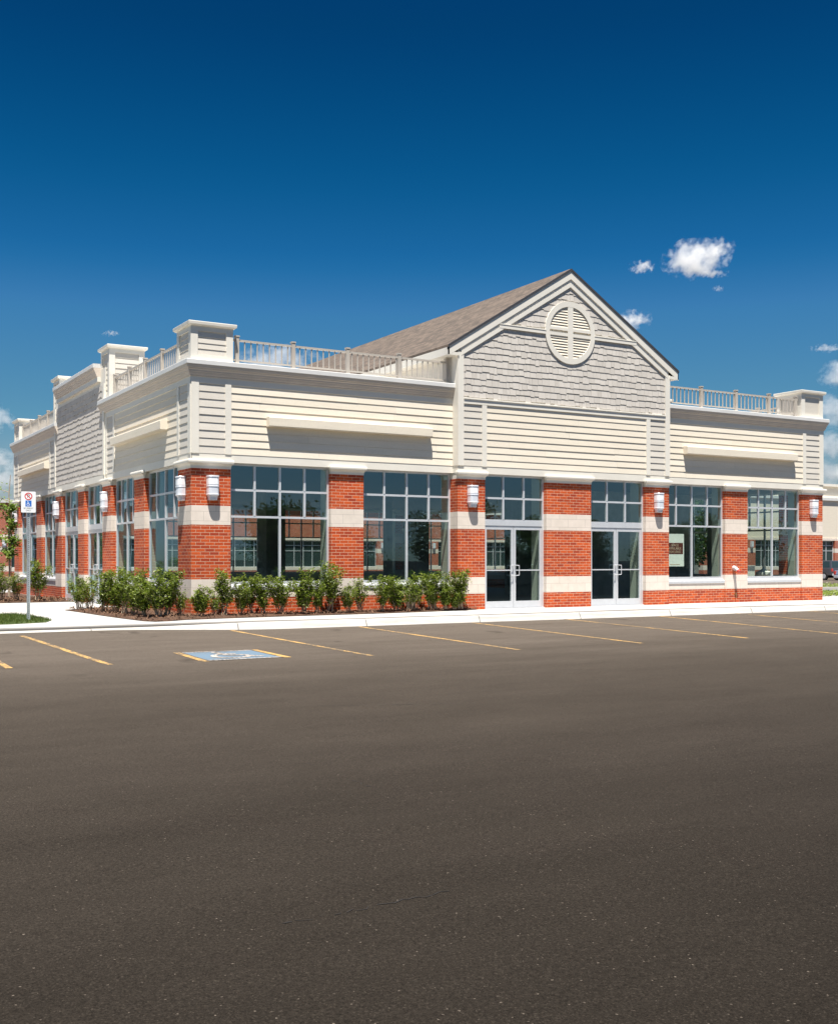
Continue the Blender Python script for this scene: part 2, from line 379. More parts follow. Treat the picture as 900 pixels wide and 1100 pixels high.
def inside(p, poly):
    c = False; n = len(poly)
    for i in range(n):
        (x1, y1), (x2, y2) = poly[i], poly[(i + 1) % n]
        if (y1 > p[1]) != (y2 > p[1]) and p[0] < (x2 - x1) * (p[1] - y1) / (y2 - y1) + x1: c = not c
    return c
mb = MB(); rnd = random.Random(11)
for k in range(16000):
    x, y = rnd.uniform(-7.5, -3.05), rnd.uniform(-1.3, 3.4)
    if not inside((x, y), gp): continue
    h = rnd.uniform(.035, .085); a = rnd.uniform(0, 6.28); w = .006; l = rnd.uniform(-.03, .03); l2 = rnd.uniform(-.03, .03)
    mb.add([(x - w * math.cos(a), y - w * math.sin(a), .01), (x + w * math.cos(a), y + w * math.sin(a), .01), (x + l, y + l2, h)], [(0, 1, 2)])
tag(mb.build('grass', M['grass'], fix=False), kind='stuff', label='mown green grass on the strip beside the parking sign', cat='grass')

# ------------------------------------------------------------------ the building
W, D = 21.5, 21.45
FR = Fac((0, 0), (1, 0), (0, -1)); LF = Fac((0, 0), (0, 1), (-1, 0)); RT = Fac((W, 0), (0, 1), (1, 0)); BK = Fac((0, D), (1, 0), (0, 1))
B = empty('commercial_building', (0, 0, 0))
tag(B, 'vacant one-storey retail building of red brick piers and cream siding with a shingled front gable', 'building')
ZH = 3.60       # window heads
CAPP = [(3.44, .012), (3.50, .016), (3.52, .028), (3.535, .05), (3.55, .08), (3.57, .096), (3.60, .10), (3.63, .095), (3.645, .08)]
def lowpier(F, a0, a1, ob, lamp=False, thick=.34):
    m = MB()
    for z0, z1 in ((0, .42), (.86, 2.13), (2.58, 3.44)): m.fbox(F, a0, a1, ob - thick, ob, z0, z1)
    p = m.build('brick_pier', M['brick'], B)
    for z0, z1 in ((.42, .86), (2.13, 2.58)):
        m = MB(); m.fbox(F, a0, a1, ob - thick, ob + .002, z0 + .001, z1 - .001); m.build('stone_band', M['stone'], p)
    m = MB()
    lv = CAPP
    m.loft([[F.P(a0 - f * .55, ob - .03, z), F.P(a1 + f * .55, ob - .03, z), F.P(a1 + f * .55, ob + f, z), F.P(a0 - f * .55, ob + f, z)] for z, f in lv])
    m.build('pier_cap', M['trim'], p)
    m = MB(); m.fbox(F, a0 + .01, a1 - .01, ob - thick, ob - .04, 3.44, 3.59); m.build('pier_head', M['trim'], p)
    return p
def corner_pier(x0, x1, y0, y1):
    m = MB()
    for z0, z1 in ((0, .42), (.86, 2.13), (2.58, 3.44)): m.box(x0, x1, y0, y1, z0, z1)
    p = m.build('brick_pier', M['brick'], B)
    for z0, z1 in ((.42, .86), (2.13, 2.58)):
        m = MB(); m.box(x0 - .002, x1 + .002, y0 - .002, y1 + .002, z0 + .001, z1 - .001); m.build('stone_band', M['stone'], p)
    m = MB()
    lv = CAPP
    g = lambda f, lo: f if lo else f * .55
    xl, yl = x0 < 5, y0 < 5
    m.loft([[(x0 - g(f, xl), y0 - g(f, yl), z), (x1 + g(f, not xl), y0 - g(f, yl), z), (x1 + g(f, not xl), y1 + g(f, not yl), z), (x0 - g(f, xl), y1 + g(f, not yl), z)] for z, f in lv])
    m.build('pier_cap', M['trim'], p)
def lamp(F, a, ob, z0=2.70):
    m = MB(); n = 14
    sg = lambda x, e: math.copysign(abs(x) ** e, x)
    def ring(w, d, z, o0=0): return [F.P(a + w * sg(math.cos(math.pi * k / n), .5), ob + .012 + o0 + d * abs(math.sin(math.pi * k / n)) ** .55, z) for k in range(n + 1)]
    lv0 = [(.098, .11, 0), (.112, .13, .01), (.116, .135, .075), (.126, .15, .085), (.126, .15, .10), (.142, .172, .115), (.148, .18, .125), (.148, .18, .145), (.141, .17, .15), (.141, .17, .31),
          (.148, .18, .315), (.148, .18, .335), (.141, .17, .34), (.141, .17, .53), (.152, .185, .54), (.152, .185, .56), (.146, .178, .57)]
    lv = [(w * .95, d * 1.0, z) for w, d, z in lv0]
    m.loft([ring(w, d, z0 + z) for w, d, z in lv])
    p = m.build('wall_lamp', M['lampw'], B)
    m = MB(); m.loft([ring(w * .95, d * 1.0, z0 + z) for w, d, z in ((.1415, .1705, .36), (.144, .175, .365), (.144, .175, .505), (.1415, .1705, .51))]); m.build('lens', M['lens'], p)
    m = MB(); m.fbox(F, a - .10, a + .10, ob + .001, ob + .012, z0 + .03, z0 + .55); m.build('back_plate', M['alu'], p)
GO = .12        # glazing recess
def glazing(F, a0, a1, ob, cols, rows, heavy=None):
    """rows: list of z levels; heavy: columns of the lowest row; returns frame MB and pane MB"""
    m = MB(); g = MB(); o0, o1 = ob - GO - .06, ob - GO
    h = .026
    m.fbox(F, a0, a0 + .05, o0, o1, rows[-1], rows[0]); m.fbox(F, a1 - .05, a1, o0, o1, rows[-1], rows[0])
    ai0, ai1 = a0 + .05, a1 - .05
    for i, z in enumerate(rows):
        zz0, zz1 = (z - .05, z) if i == 0 else ((z, z + .06) if i == len(rows) - 1 else (z - h, z + h))
        m.fbox(F, ai0, ai1, o0 + .002, o1 - .002, zz0, zz1)
    for i in range(len(rows) - 1):
        nc = heavy if (heavy and i == len(rows) - 2) else cols
        zt = rows[i] - (.05 if i == 0 else h); zb = rows[i + 1] + (.06 if i == len(rows) - 2 else h)
        for k in range(1, nc):
            a = a0 + (a1 - a0) * k / nc; m.fbox(F, a - h, a + h, o0 + .004, o1 + .004, zb, zt)
    pn = [F.P(ai0, ob - GO - .03, rows[-1] + .03), F.P(ai1, ob - GO - .03, rows[-1] + .03), F.P(ai1, ob - GO - .03, rows[0] - .03), F.P(ai0, ob - GO - .03, rows[0] - .03)]
    A, Bv, C = Vector(pn[0]), Vector(pn[1]), Vector(pn[2])
    nrm = (Bv - A).cross(C - Bv)
    if nrm.dot(Vector((F.n[0], F.n[1], 0))) < 0: pn = pn[::-1]
    g.quad(*pn)
    return m, g
def window(F, a0, a1, ob, cols=4, heavy=2, sill=.74, wall=True):
    m, g = glazing(F, a0, a1, ob, cols, [ZH, 2.97, 2.34, sill], heavy)
    for x0, x1 in ((a0, a0 + .02), (a1 - .02, a1)):
        j = MB(); j.fbox(F, x0, x1, ob - .55, ob - GO - .075, .62, ZH - .02); j.build('jamb_lining', M['plaster'], B)
    w = m.build('window', M['alu'], B); g.build('pane', M['glass'], w, fix=False)
    m = MB(); m.prism(F, a0, a1, [(ob - GO - .06, .60), (ob - .015, .60), (ob - .015, .67), (ob - GO - .002, .738), (ob - GO - .06, .738)]); m.build('sill', M['alu'], w)
    m = MB(); m.fbox(F, a0, a1, ob - .34, ob - .04, 0, .42); q = m.build('window_apron', M['brick'], B)
    m = MB(); m.fbox(F, a0, a1, ob - .34, ob - .038, .421, .599); m.build('stone_band', M['stone'], q)
    return w
def doors(F, a0, a1, ob):
    m, g = glazing(F, a0, a1, ob, 3, [ZH, 2.97, 2.34])
    o0, o1 = ob - GO - .06, ob - GO
    m.fbox(F, a0, a0 + .06, o0, o1, .0, 2.34); m.fbox(F, a1 - .06, a1, o0, o1, .0, 2.34); m.fbox(F, a0 + .06, a1 - .06, o0 + .002, o1 + .01, 2.235, 2.338)
    m.fbox(F, a0, a1, o0 - .05, o1 + .04, 0, .025)
    t = m.build('door_frame', M['alu'], B); g.build('pane', M['glass'], t, fix=False)
    mid = (a0 + a1) / 2
    for x0, x1 in ((a0, a0 + .02), (a1 - .02, a1)):
        j = MB(); j.fbox(F, x0, x1, ob - .66, ob - GO - .075, .03, ZH - .02); j.build('jamb_lining', M['plaster'], B)
    for s, (p, q) in ((1, (a0 + .065, mid - .006)), (-1, (mid + .006, a1 - .065))):
        m = MB(); oo0, oo1 = o0 + .008, o1 - .005
        m.fbox(F, p, p + .07, oo0, oo1, .03, 2.23); m.fbox(F, q - .07, q, oo0, oo1, .03, 2.23)
        m.fbox(F, p + .07, q - .07, oo0, oo1, .03, .20); m.fbox(F, p + .07, q - .07, oo0, oo1, 2.13, 2.23)
        m.fbox(F, p + .07, q - .07, oo0 + .01, oo1 + .005, 1.02, 1.05)
        d = m.build('door', M['alu'], B)
        gg = MB(); pn = [F.P(p + .07, ob - GO - .03, .20), F.P(q - .07, ob - GO - .03, .20), F.P(q - .07, ob - GO - .03, 2.13), F.P(p + .07, ob - GO - .03, 2.13)]
        A, Bv, C = map(Vector, pn[:3])
        if (Bv - A).cross(C - Bv).dot(Vector((F.n[0], F.n[1], 0))) < 0: pn = pn[::-1]
        gg.quad(*pn); gg.build('pane', M['glass'], d, fix=False)
        h = MB(); ha = q - .035 if s == 1 else p + .035; hb = ha - .0 + (-.0)
        pts = [F.P(ha, oo1, 1.17), F.P(ha, oo1 + .06, 1.17), F.P(ha + s * -.10, oo1 + .07, 1.16), F.P(ha + s * -.10, oo1 + .07, .90), F.P(ha, oo1 + .06, .89), F.P(ha, oo1, .89)]
        for x, y in zip(pts, pts[1:]): h.tube(x, y, .010, n=8)
        h.build('handle', M['alu'], d)
def board(F, a0, a1, z0, z1, o0, o1, name='trim_board', m=None):
    mb = MB(); mb.fbox(F, a0, a1, o0, o1, z0, z1); return mb.build(name, m or M['trim'], B)
SR = random.Random(77)
def siding(mb, F, a0, a1, z0, z1, ob, exp=.18):
    n = max(1, round((z1 - z0) / exp)); e = (z1 - z0) / n
    for k in range(n):
        zb = z0 + e * k; zt = zb + e - .001
        cuts = [a0]; x = a0 + SR.uniform(.6, 3.6)
        while x < a1 - .35: cuts.append(x); x += 3.66
        cuts.append(a1)
        for c0, c1 in zip(cuts, cuts[1:]):
            dz = SR.uniform(-.0025, .0025)
            mb.prism(F, c0 + (.0015 if c0 > a0 else 0), c1 - (.0015 if c1 < a1 else 0), [(ob - .012, zb + .003), (ob + .019 + SR.uniform(-.0025, .0025), zb + .003 + dz), (ob + .004, zt), (ob - .012, zt)])
def shakes(mb, F, z0, z1, ob, span, exp=.175, seed=1, skip=None):
    rnd = random.Random(seed); k = 0; z = z0
    while z < z1 - .02:
        zt = min(z + exp, z1); s = span((z + zt) / 2)
        if s:
            a = s[0] - rnd.uniform(0, .12)
            while a < s[1]:
                w = rnd.choice([.11, .14, .17, .2, .23]); b0, b1 = max(a, s[0]), min(a + w - .006, s[1])
                if b1 - b0 > .015 and not (skip and skip((b0 + b1) / 2, (z + zt) / 2)):
                    zb = z + rnd.choice([-.016, 0, 0, .0, .016, .024]) - (.0 if z > z0 else -.02)
                    mb.prism(F, b0, b1, [(ob - .012, zb), (ob + .016, zb), (ob + .004, zt), (ob - .012, zt)])
                a += w
        z += exp
def sweep(mb, path, prof, cap=True):
    n = len(path); rings = []
    for i, p in enumerate(path):
        def nr(a, b):
            dx, dy = b[0] - a[0], b[1] - a[1]; L = math.hypot(dx, dy); return (dy / L, -dx / L)
        if i == 0: mx = nr(path[0], path[1])
        elif i == n - 1: mx = nr(path[-2], path[-1])
        else:
            n1, n2 = nr(path[i - 1], p), nr(p, path[i + 1]); k = 1 + n1[0] * n2[0] + n1[1] * n2[1]; mx = ((n1[0] + n2[0]) / k, (n1[1] + n2[1]) / k)
        rings.append([(p[0] + mx[0] * o, p[1] + mx[1] * o, z) for o, z in prof])
    mb.loft(rings)

# --- ground-floor piers, windows, doors: one symmetrical plan on every side
GB = .25                        # projection of the gable bay
corner_pier(0, .96, 0, .95); corner_pier(W - 1.0, W, 0, .95); corner_pier(0, .96, D - .95, D); corner_pier(W - 1.0, W, D - .95, D)
lowpier(FR, 3.57, 4.48, 0); lowpier(FR, 17.06, 18.03, 0)
lowpier(FR, 7.12, 7.98, GB, thick=.6); lowpier(FR, 10.0, 11.57, GB, thick=.6); lowpier(FR, 13.6, 14.5, GB, thick=.6)
window(FR, .96, 3.57, 0); window(FR, 4.48, 7.12, 0); window(FR, 14.5, 17.06, 0); window(FR, 18.03, 20.5, 0)
doors(FR, 7.98, 10.0, GB); doors(FR, 11.57, 13.6, GB)
for a, o in ((.5, 0), (7.55, GB), (14.05, GB), (21.0, 0)): lamp(FR, a, o)
MBO = .03
for F in (LF, RT):
    for a0, a1 in ((3.70, 4.63), (16.35, 17.22)): lowpier(F, a0, a1, 0)
    for a0, a1 in ((6.86, 7.78), (9.95, 10.76), (13.05, 13.95)): lowpier(F, a0, a1, MBO)
    for a0, a1 in ((.95, 3.70), (4.63, 6.86), (13.95, 16.35), (17.22, D - .95)): window(F, a0, a1, 0)
    doors(F, 7.78, 9.95, MBO); doors(F, 10.76, 13.05, MBO)
    for a, o in ((.5, 0), (7.3, MBO), (13.5, MBO), (20.95, 0)): lamp(F, a, o)
for a0, a1 in ((3.57, 4.48), (7.12, 7.98), (10.3, 11.2), (13.6, 14.5), (17.06, 18.03)): lowpier(BK, a0, a1, 0)
for a0, a1 in ((.96, 3.57), (4.48, 7.12), (7.98, 10.3), (11.2, 13.6), (14.5, 17.06), (18.03, 20.5)): window(BK, a0, a1, 0)

# --- upper walls
ZT0, ZT1, ZF0, ZF1 = 3.60, 3.79, 5.42, 5.57
def wallcore(F, a0, a1, z0, z1, ob, t=.3, name='upper_wall', m=None):
    mb = MB(); mb.fbox(F, a0, a1, ob - t, ob, z0, z1); return mb.build(name, m or M['trim'], B)
wallcore(FR, 0, 7.12, ZT0, 5.8, -.014); wallcore(FR, 14.5, W, ZT0, 5.8, -.014)
wallcore(BK, 0, W, ZT0, 5.8, -.014)
for F in (LF, RT):
    wallcore(F, .29, 7.5, ZT0, 5.8, -.016); wallcore(F, 14.0, D - .29, ZT0, 5.8, -.016)
    wallcore(F, 7.5, 14.0, ZT0, 6.9, MBO - .014)
def upper_section(F, a0, a1, ob, corner_at, other_strip, ledge):
    """cream siding field with grey siding strips between boards"""
    s = 1 if corner_at == 'lo' else -1
    board(F, a0, a1, ZT0, ZT1, ob - .012, ob + .012, 'beam_trim')
    f0, f1 = a0, a1
    def strip_(e, d):
        # e: end coordinate, d: +1 inwards
        x = sorted((e, e + d * .18)); board(F, x[0], x[1], ZT1 - .001, ZF0 + .01, ob - .012, ob + .032, 'corner_board')
        x = sorted((e + d * .18, e + d * .82)); m = MB(); siding(m, F, x[0], x[1], ZT1, ZF0, ob); m.build('grey_siding', M['grey'], B)
        x = sorted((e + d * .82, e + d * .97)); board(F, x[0], x[1], ZT1 - .001, ZF0 + .01, ob - .012, ob + .030, 'trim_board')
    if corner_at == 'lo': strip_(a0, 1); f0 = a0 + .97
    elif corner_at == 'hi': strip_(a1, -1); f1 = a1 - .97
    if other_strip:
        if corner_at == 'lo': strip_(a1, -1); f1 = a1 - .97
        else: strip_(a0, 1); f0 = a0 + .97
    m = MB(); siding(m, F, f0, f1, ZT1, ZF0, ob); m.build('cream_siding', M['cream'], B)
    l0, l1 = ledge
    m = MB(); m.prism(F, l0, l1, [(ob, 4.50), (ob + .185, 4.50), (ob + .195, 4.515), (ob + .195, 4.71), (ob + .18, 4.725), (ob, 4.745)])
    m.build('sign_ledge', M['cream'], B)
upper_section(FR, 0, 7.12, 0, 'lo', False, (1.86, 6.40)); upper_section(FR, 14.5, W, 0, 'hi', False, (15.3, 20.1))
for F in (LF, RT):
    upper_section(F, -.012, 7.5, 0, 'lo', True, (1.72, 6.35)); upper_section(F, 14.0, D + .012, 0, 'hi', True, (14.98, 19.8))
upper_section(BK, 0, W, 0, 'lo', True, (2, 19))
# middle bays of the sides: shakes up to their own raised cornice
for i, F in enumerate((LF, RT)):
    board(F, 7.5, 14.0, ZT0, ZT1, MBO - .012, MBO + .014, 'beam_trim')
    board(F, 7.5, 7.66, ZT1 - .001, 6.42, MBO - .012, MBO + .04, 'corner_board'); board(F, 13.84, 14.0, ZT1 - .001, 6.42, MBO - .012, MBO + .04, 'corner_board')
    m = MB(); shakes(m, F, ZT1, 6.42, MBO, lambda z: (7.66, 13.84), seed=5 + i); m.build('shake_siding', M['shake'], B)
# --- cornices
def cornice(path, dz=0, back=-.32):
    m = MB(); sweep(m, path, [(back, ZF0 + dz), (.024, ZF0 + dz), (.024, ZF1 + dz), (back, ZF1 + dz)]); c = m.build('cornice', M['trim'], B)
    m = MB()
    prof = [(back, 5.572), (.052, 5.572), (.052, 5.595), (.06, 5.60), (.072, 5.64), (.074, 5.66), (.086, 5.665), (.09, 5.70), (.108, 5.73), (.110, 5.75), (.124, 5.755), (.135, 5.80), (.138, 5.823), (back, 5.823)]
    sweep(m, path, [(o, z + dz) for o, z in prof]); m.build('crown_moulding', M['cove'], c)
    m = MB(); sweep(m, path, [(o, z + dz) for o, z in [(back, 5.825), (.150, 5.825), (.155, 5.835), (.155, 5.93), (.145, 5.942), (back, 5.955)]]); m.build('coping', M['capm'], c)
cornice([(0, 7.92), (0, 0), (7.12, 0)]); cornice([(14.5, 0), (W, 0), (W, 7.92)])
cornice([(W, 13.58), (W, D), (0, D), (0, 13.58)])
cornice([(-.085, 13.44), (-.085, 8.06)], 1.13, -.4); cornice([(W + .085, 8.06), (W + .085, 13.44)], 1.13, -.4)
m = MB(); m.box(.33, W - .33, .33, D - .33, 5.55, 5.65); m.build('flat_roof', M['capm'], B)
# --- parapet pedestals
def pedestal(x0, x1, y0, y1, z0, z1):
    e = .035; m = MB(); m.box(x0 + e, x1 - e, y0 + e, y1 - e, z0, z1); p = m.build('parapet_pedestal', M['trim'], B)
    fr = MB(); pa = MB()
    for F, a0, a1 in ((Fac((x0, y0), (1, 0), (0, -1)), 0, x1 - x0), (Fac((x0, y0), (0, 1), (-1, 0)), 0, y1 - y0), (Fac((x1, y0), (0, 1), (1, 0)), 0, y1 - y0), (Fac((x0, y1), (1, 0), (0, 1)), 0, x1 - x0)):
        k = .0 if F.d[0] else e
        fr.fbox(F, a0 + k, .17, -e, 0, z0, z1); fr.fbox(F, a1 - .17, a1 - k, -e, 0, z0, z1); fr.fbox(F, .17, a1 - .17, -e, -.001, z1 - .11, z1); fr.fbox(F, .17, a1 - .17, -e, -.001, z0, z0 + .13)
        if x0 < 5: siding(pa, F, .17, a1 - .17, z0 + .13, z1 - .11, -e - .001, .145)
        else: pa.fbox(F, .17, a1 - .17, -e - .01, -e + .006, z0 + .13, z1 - .11)
    fr.build('panel_frame', M['trim'], p); pa.build('louvred_panel', M['grey'], p)
    m = MB(); m.loft([[(x0 - f, y0 - f, z), (x1 + f, y0 - f, z), (x1 + f, y1 + f, z), (x0 - f, y1 + f, z)] for z, f in ((z1, .03), (z1 + .03, .07), (z1 + .09, .075), (z1 + .10, .065))])
    m.build('pedestal_cap', M['trim'], p)
ZP = 5.945
for x0, x1 in ((-.01, 1.02), (W - 1.02, W + .01)):
    pedestal(x0, x1, -.01, 1.02, ZP, 6.74); pedestal(x0, x1, D - 1.02, D + .01, ZP, 6.74)
    pedestal(x0, x1, 7.12, 8.06, ZP, 7.40); pedestal(x0, x1, 13.44, 14.38, ZP, 7.40)
m = MB(); m.box(.0, .3, 8.06, 13.44, 5.8, 7.05); m.box(W - .3, W, 8.06, 13.44, 5.8, 7.05); m.build('raised_parapet', M['trim'], B)
# --- railings
def railing(F, a0, a1, posts, o=-.14):
    m = MB()
    ps = sorted(posts); ends = [a0] + ps + [a1]
    m.fbox(F, a0, a1, o - .028, o + .028, 6.50, 6.545); m.fbox(F, a0, a1, o - .02, o + .02, 6.035, 6.07)
    n = int((a1 - a0) / .158)
    for k in range(1, n):
        a = a0 + (a1 - a0) * k / n
        if min(abs(a - p) for p in ps) > .06: m.fbox(F, a - .012, a + .012, o - .012, o + .012, 6.07, 6.50)
    r = m.build('roof_railing', M['rail'], B)
    for p in ps:
        m = MB(); m.fbox(F, p - .045, p + .045, o - .045, o + .045, ZP, 6.60); m.fbox(F, p - .055, p + .055, o - .055, o + .055, 6.601, 6.635); m.build('railing_post', M['rail'], r)
railing(FR, 1.05, 7.08, [1.17, 2.62, 4.10, 5.58, 7.03]); railing(FR, 14.54, W - 1.05, [14.62, 16.18, 17.66, 19.13, W - 1.15])
for F in (LF, RT):
    railing(F, 1.05, 7.1, [1.15, 2.62, 4.09, 5.56, 7.03]); railing(F, 14.4, D - 1.05, [14.48, 15.92, 17.4, 18.86, D - 1.13])
railing(BK, 1.05, W - 1.05, [1.15 + 2.4 * k for k in range(9)])
# --- gable bay
GF = Fac((0, -GB), (1, 0), (0, -1))
G0, G1, GC = 7.12, 14.5, 10.81
SL = .622; ZE = 6.86            # roof slope and eave height of the wall plane
ZA = ZE + SL * (GC - G0)
def rz(a): return ZA - SL * abs(a - GC)
board(GF, G0, G1, ZT0, ZT1, -.3, .012, 'beam_trim')
m = MB(); m.fpoly(GF, [(G0, ZT1), (G1, ZT1), (G1, ZE), (GC, ZA), (G0, ZE)], -.3, -.012); m.build('gable_wall', M['trim'], B)
m = MB()
for x0, x1 in ((G0, G0 + .3), (G1 - .3, G1)): m.box(x0, x1, .06, 20.3, 5.66, ZE + (.0))
m.build('clerestory_wall', M['grey'], B)
m = MB(); m.hexa([(G0, 20.0, 5.66), (G1, 20.0, 5.66), (G1, 20.0, ZE), (GC, 20.0, ZA), (G0, 20.0, ZE)], [(G0, 20.3, 5.66), (G1, 20.3, 5.66), (G1, 20.3, ZE), (GC, 20.3, ZA), (G0, 20.3, ZE)]); m.build('rear_gable_wall', M['grey'], B)
for a0, a1 in ((G0 - .012, G0 + .17), (G1 - .17, G1 + .012)): board(GF, a0, a1, ZT1 - .001, ZE - .1, -.24, .04, 'corner_board')
for d, e in ((1, G0 + .17), (-1, G1 - .17)):
    x = sorted((e, e + d * .58)); mm = MB(); siding(mm, GF, x[0], x[1], ZT1, 5.42, 0); mm.build('grey_siding', M['grey'], B)
    x = sorted((e + d * .58, e + d * .73)); board(GF, x[0], x[1], ZT1 - .001, 5.42, -.012, .034, 'trim_board')
mm = MB(); siding(mm, GF, G0 + .90, G1 - .90, ZT1, 5.42, 0); mm.build('cream_siding', M['cream'], B)
m = MB(); m.prism(GF, G0 + .17, G1 - .17, [(-.012, 5.421), (.036, 5.421), (.036, 5.535), (.06, 5.545), (.06, 5.57), (-.012, 5.59)]); m.build('belly_band', M['trim'], B)
VC, VR_ = (GC, 7.63), .87
def gspan(z):
    if z < ZE - .12: return (G0 + .17, G1 - .17)
    h = (ZA - z) / SL - .16
    return (GC - h, GC + h) if h > .1 else None
def inring(a, z): return math.hypot(a - VC[0], z - VC[1]) < VR_ - .08
for z0, z1, sdd in ((5.58, 7.52, 21), (7.655, 9.05, 22)):
    m = MB(); shakes(m, GF, z0, z1, 0, gspan, seed=sdd, skip=lambda a, z: inring(a, z)); m.build('shake_siding', M['shake'], B)
hw = (ZA - 7.6) / SL - .1
for a0, a1 in ((GC - hw, VC[0] - VR_ + .02), (VC[0] + VR_ - .02, GC + hw)):
    m = MB(); m.prism(GF, a0, a1, [(-.012, 7.52), (.05, 7.52), (.05, 7.61), (.06, 7.615), (.06, 7.635), (-.012, 7.66)]); m.build('trim_board', M['trim'], B)
# round louvred vent
m = MB(); n = 56
def circ(r, o): return [GF.P(VC[0] + r * math.cos(2 * math.pi * k / n), o, VC[1] + r * math.sin(2 * math.pi * k / n)) for k in range(n)]
a, b_, c, d = circ(VR_, -.012), circ(VR_, .045), circ(VR_ - .15, .045), circ(VR_ - .15, -.012)
m.add(a + b_ + c + d, [(i, (i + 1) % n, n + (i + 1) % n, n + i) for i in range(n)] + [(n + i, n + (i + 1) % n, 2 * n + (i + 1) % n, 2 * n + i) for i in range(n)] + [(2 * n + i, 2 * n + (i + 1) % n, 3 * n + (i + 1) % n, 3 * n + i) for i in range(n)])
vent = m.build('round_gable_vent', M['trim'], B)
m = MB(); rr = VR_ - .15
m.fbox(GF, VC[0] - .09, VC[0] + .09, -.01, .043, VC[1] - rr - .01, VC[1] + rr + .01)
for s in (-1, 1):
    for zc, w in ((.085, .04), (-.065, .045)):
        hl = math.sqrt(rr * rr - zc * zc); x = sorted((VC[0] + s * .09, VC[0] + s * (hl + .01))); m.fbox(GF, x[0], x[1], -.01, .040, VC[1] + zc - w, VC[1] + zc + w)
m.build('cross_bar', M['trim'], vent)
m = MB(); z = -rr + .05
while z < rr - .02:
    if abs(z - .01) > .12:
        hl = math.sqrt(max(0, rr * rr - z * z))
        for s in (-1, 1):
            x = sorted((VC[0] + s * .091, VC[0] + s * hl)); zz = VC[1] + z
            if x[1] - x[0] > .03: m.prism(GF, x[0], x[1], [(.020, zz - .034), (.027, zz - .028), (.006, zz + .034), (.0, zz + .030)])
    z += .075
m.build('louvre_slats', M['cream'], vent)
m = MB(); m.fpoly(GF, [(VC[0] + rr * math.cos(2 * math.pi * k / 40), VC[1] + rr * math.sin(2 * math.pi * k / 40)) for k in range(40)], -.011, -.008); m.build('vent_backing', M['cream'], vent)
# roof: two shingle slopes, white rakes and eaves
OV, OE = .065, .32               # overhang at the rake (beyond the bay) and at the eave
v0, v1 = -GB - OV, 20.45
m = MB()
for s in (-1, 1):
    e = GC + s * (GC - G0 + OE); ze = rz(e)
    top = lambda v: [(GC, v, ZA + .26), (e, v, ze + .26), (e, v, ze + .20), (GC, v, ZA + .20)]
    vv = [v0] + [v0 + (v1 - v0) * k / 20 for k in range(1, 21)]
    m.loft([top(v) for v in vv])
m.build('gable_roof', M['roof'], B)
def rake(o0, o1, d0, d1, name, mt=None, ext=OE):
    m = MB()
    for s in (-1, 1):
        e = GC + s * (GC - G0 + ext)
        m.fpoly(GF, [(GC, ZA + d1), (e, rz(e) + d1), (e, rz(e) + d0), (GC, ZA + d0)], o0, o1)
    return m.build(name, mt or M['trim'], B)
rake(OV - .03, OV, -.03, .198, 'rake_fascia')
rake(.0, OV - .03, .13, .197, 'rake_soffit')
rake(OV - .005, OV + .022, .1985, .262, 'drip_edge', M['dark'], ext=OE + .01)
rake(-.01, .034, -.13, .1, 'rake_frieze', ext=-.06)
rake(-.01, .046, -.25, -.131, 'rake_trim', ext=-.10)
for s in (-1, 1):               # boxed eaves running back
    e = GC + s * (GC - G0 + OE); w = GC + s * (GC - G0 - .01); x = sorted((e, e - s * .03)); zt = rz(e) + .195
    m = MB(); m.box(x[0], x[1], v0 + .0, v1, zt - .20, zt); x2 = sorted((e - s * .03, w)); m.box(x2[0], x2[1], v0 + .031, v1, zt - .20, zt - .17)
    m.box(*sorted((e, w)), v0 + .001, v0 + .03, zt - .2, zt - .12)
    m.build('eave_box', M['trim'], B)

# --- sundries on the front
m = MB(); c = FR.P(17.42, 0, 1.07)
m.tube(c, (c[0], c[1] - .10, c[2] - .02), .075, .07, 14); m.tube((c[0], c[1] - .08, c[2] - .02), (c[0], c[1] - .20, c[2] - .09), .055, .055, 14)
fd = m.build('hose_connection', M['alu'], B)
m = MB(); m.tube((c[0], c[1] - .195, c[2] - .09), (c[0], c[1] - .25, c[2] - .12), .062, .05, 14); m.build('cap', M['red'], fd)
m = MB(); c = FR.P(17.47, 0, .26); m.tube(c, (c[0], c[1] - .05, c[2]), .02, .018); m.tube((c[0], c[1] - .045, c[2] + .01), (c[0], c[1] - .06, c[2] - .10), .014); m.build('hose_bib', M['brass'], B)
# --- interior
m = MB(); m.box(.3, W - .3, .3, D - .3, .0, .02); m.build('interior_floor', M['infloor'], B)
m = MB(); m.box(.3, W - .3, .3, D - .3, 3.72, 3.80); m.build('interior_ceiling', M['inceil'], B)
m = MB()
for x0, x1, y0, y1 in ((6.35, 7.05, 10.8, 11.6), (12.2, 12.75, 10.6, 11.6), (15.4, 17.0, 8.5, 9.5), (11.1, 11.35, 10.9, 11.15), (3.2, 3.45, 8, 8.25), (13.9, 14.15, 4.0, 4.25), (16.3, 21.1, 5.5, 6.0), (16.0, 16.2, 6.2, 8.5)): m.box(x0, x1, y0, y1, .02, 3.72)
m.build('interior_partition', M['inwall'], B)

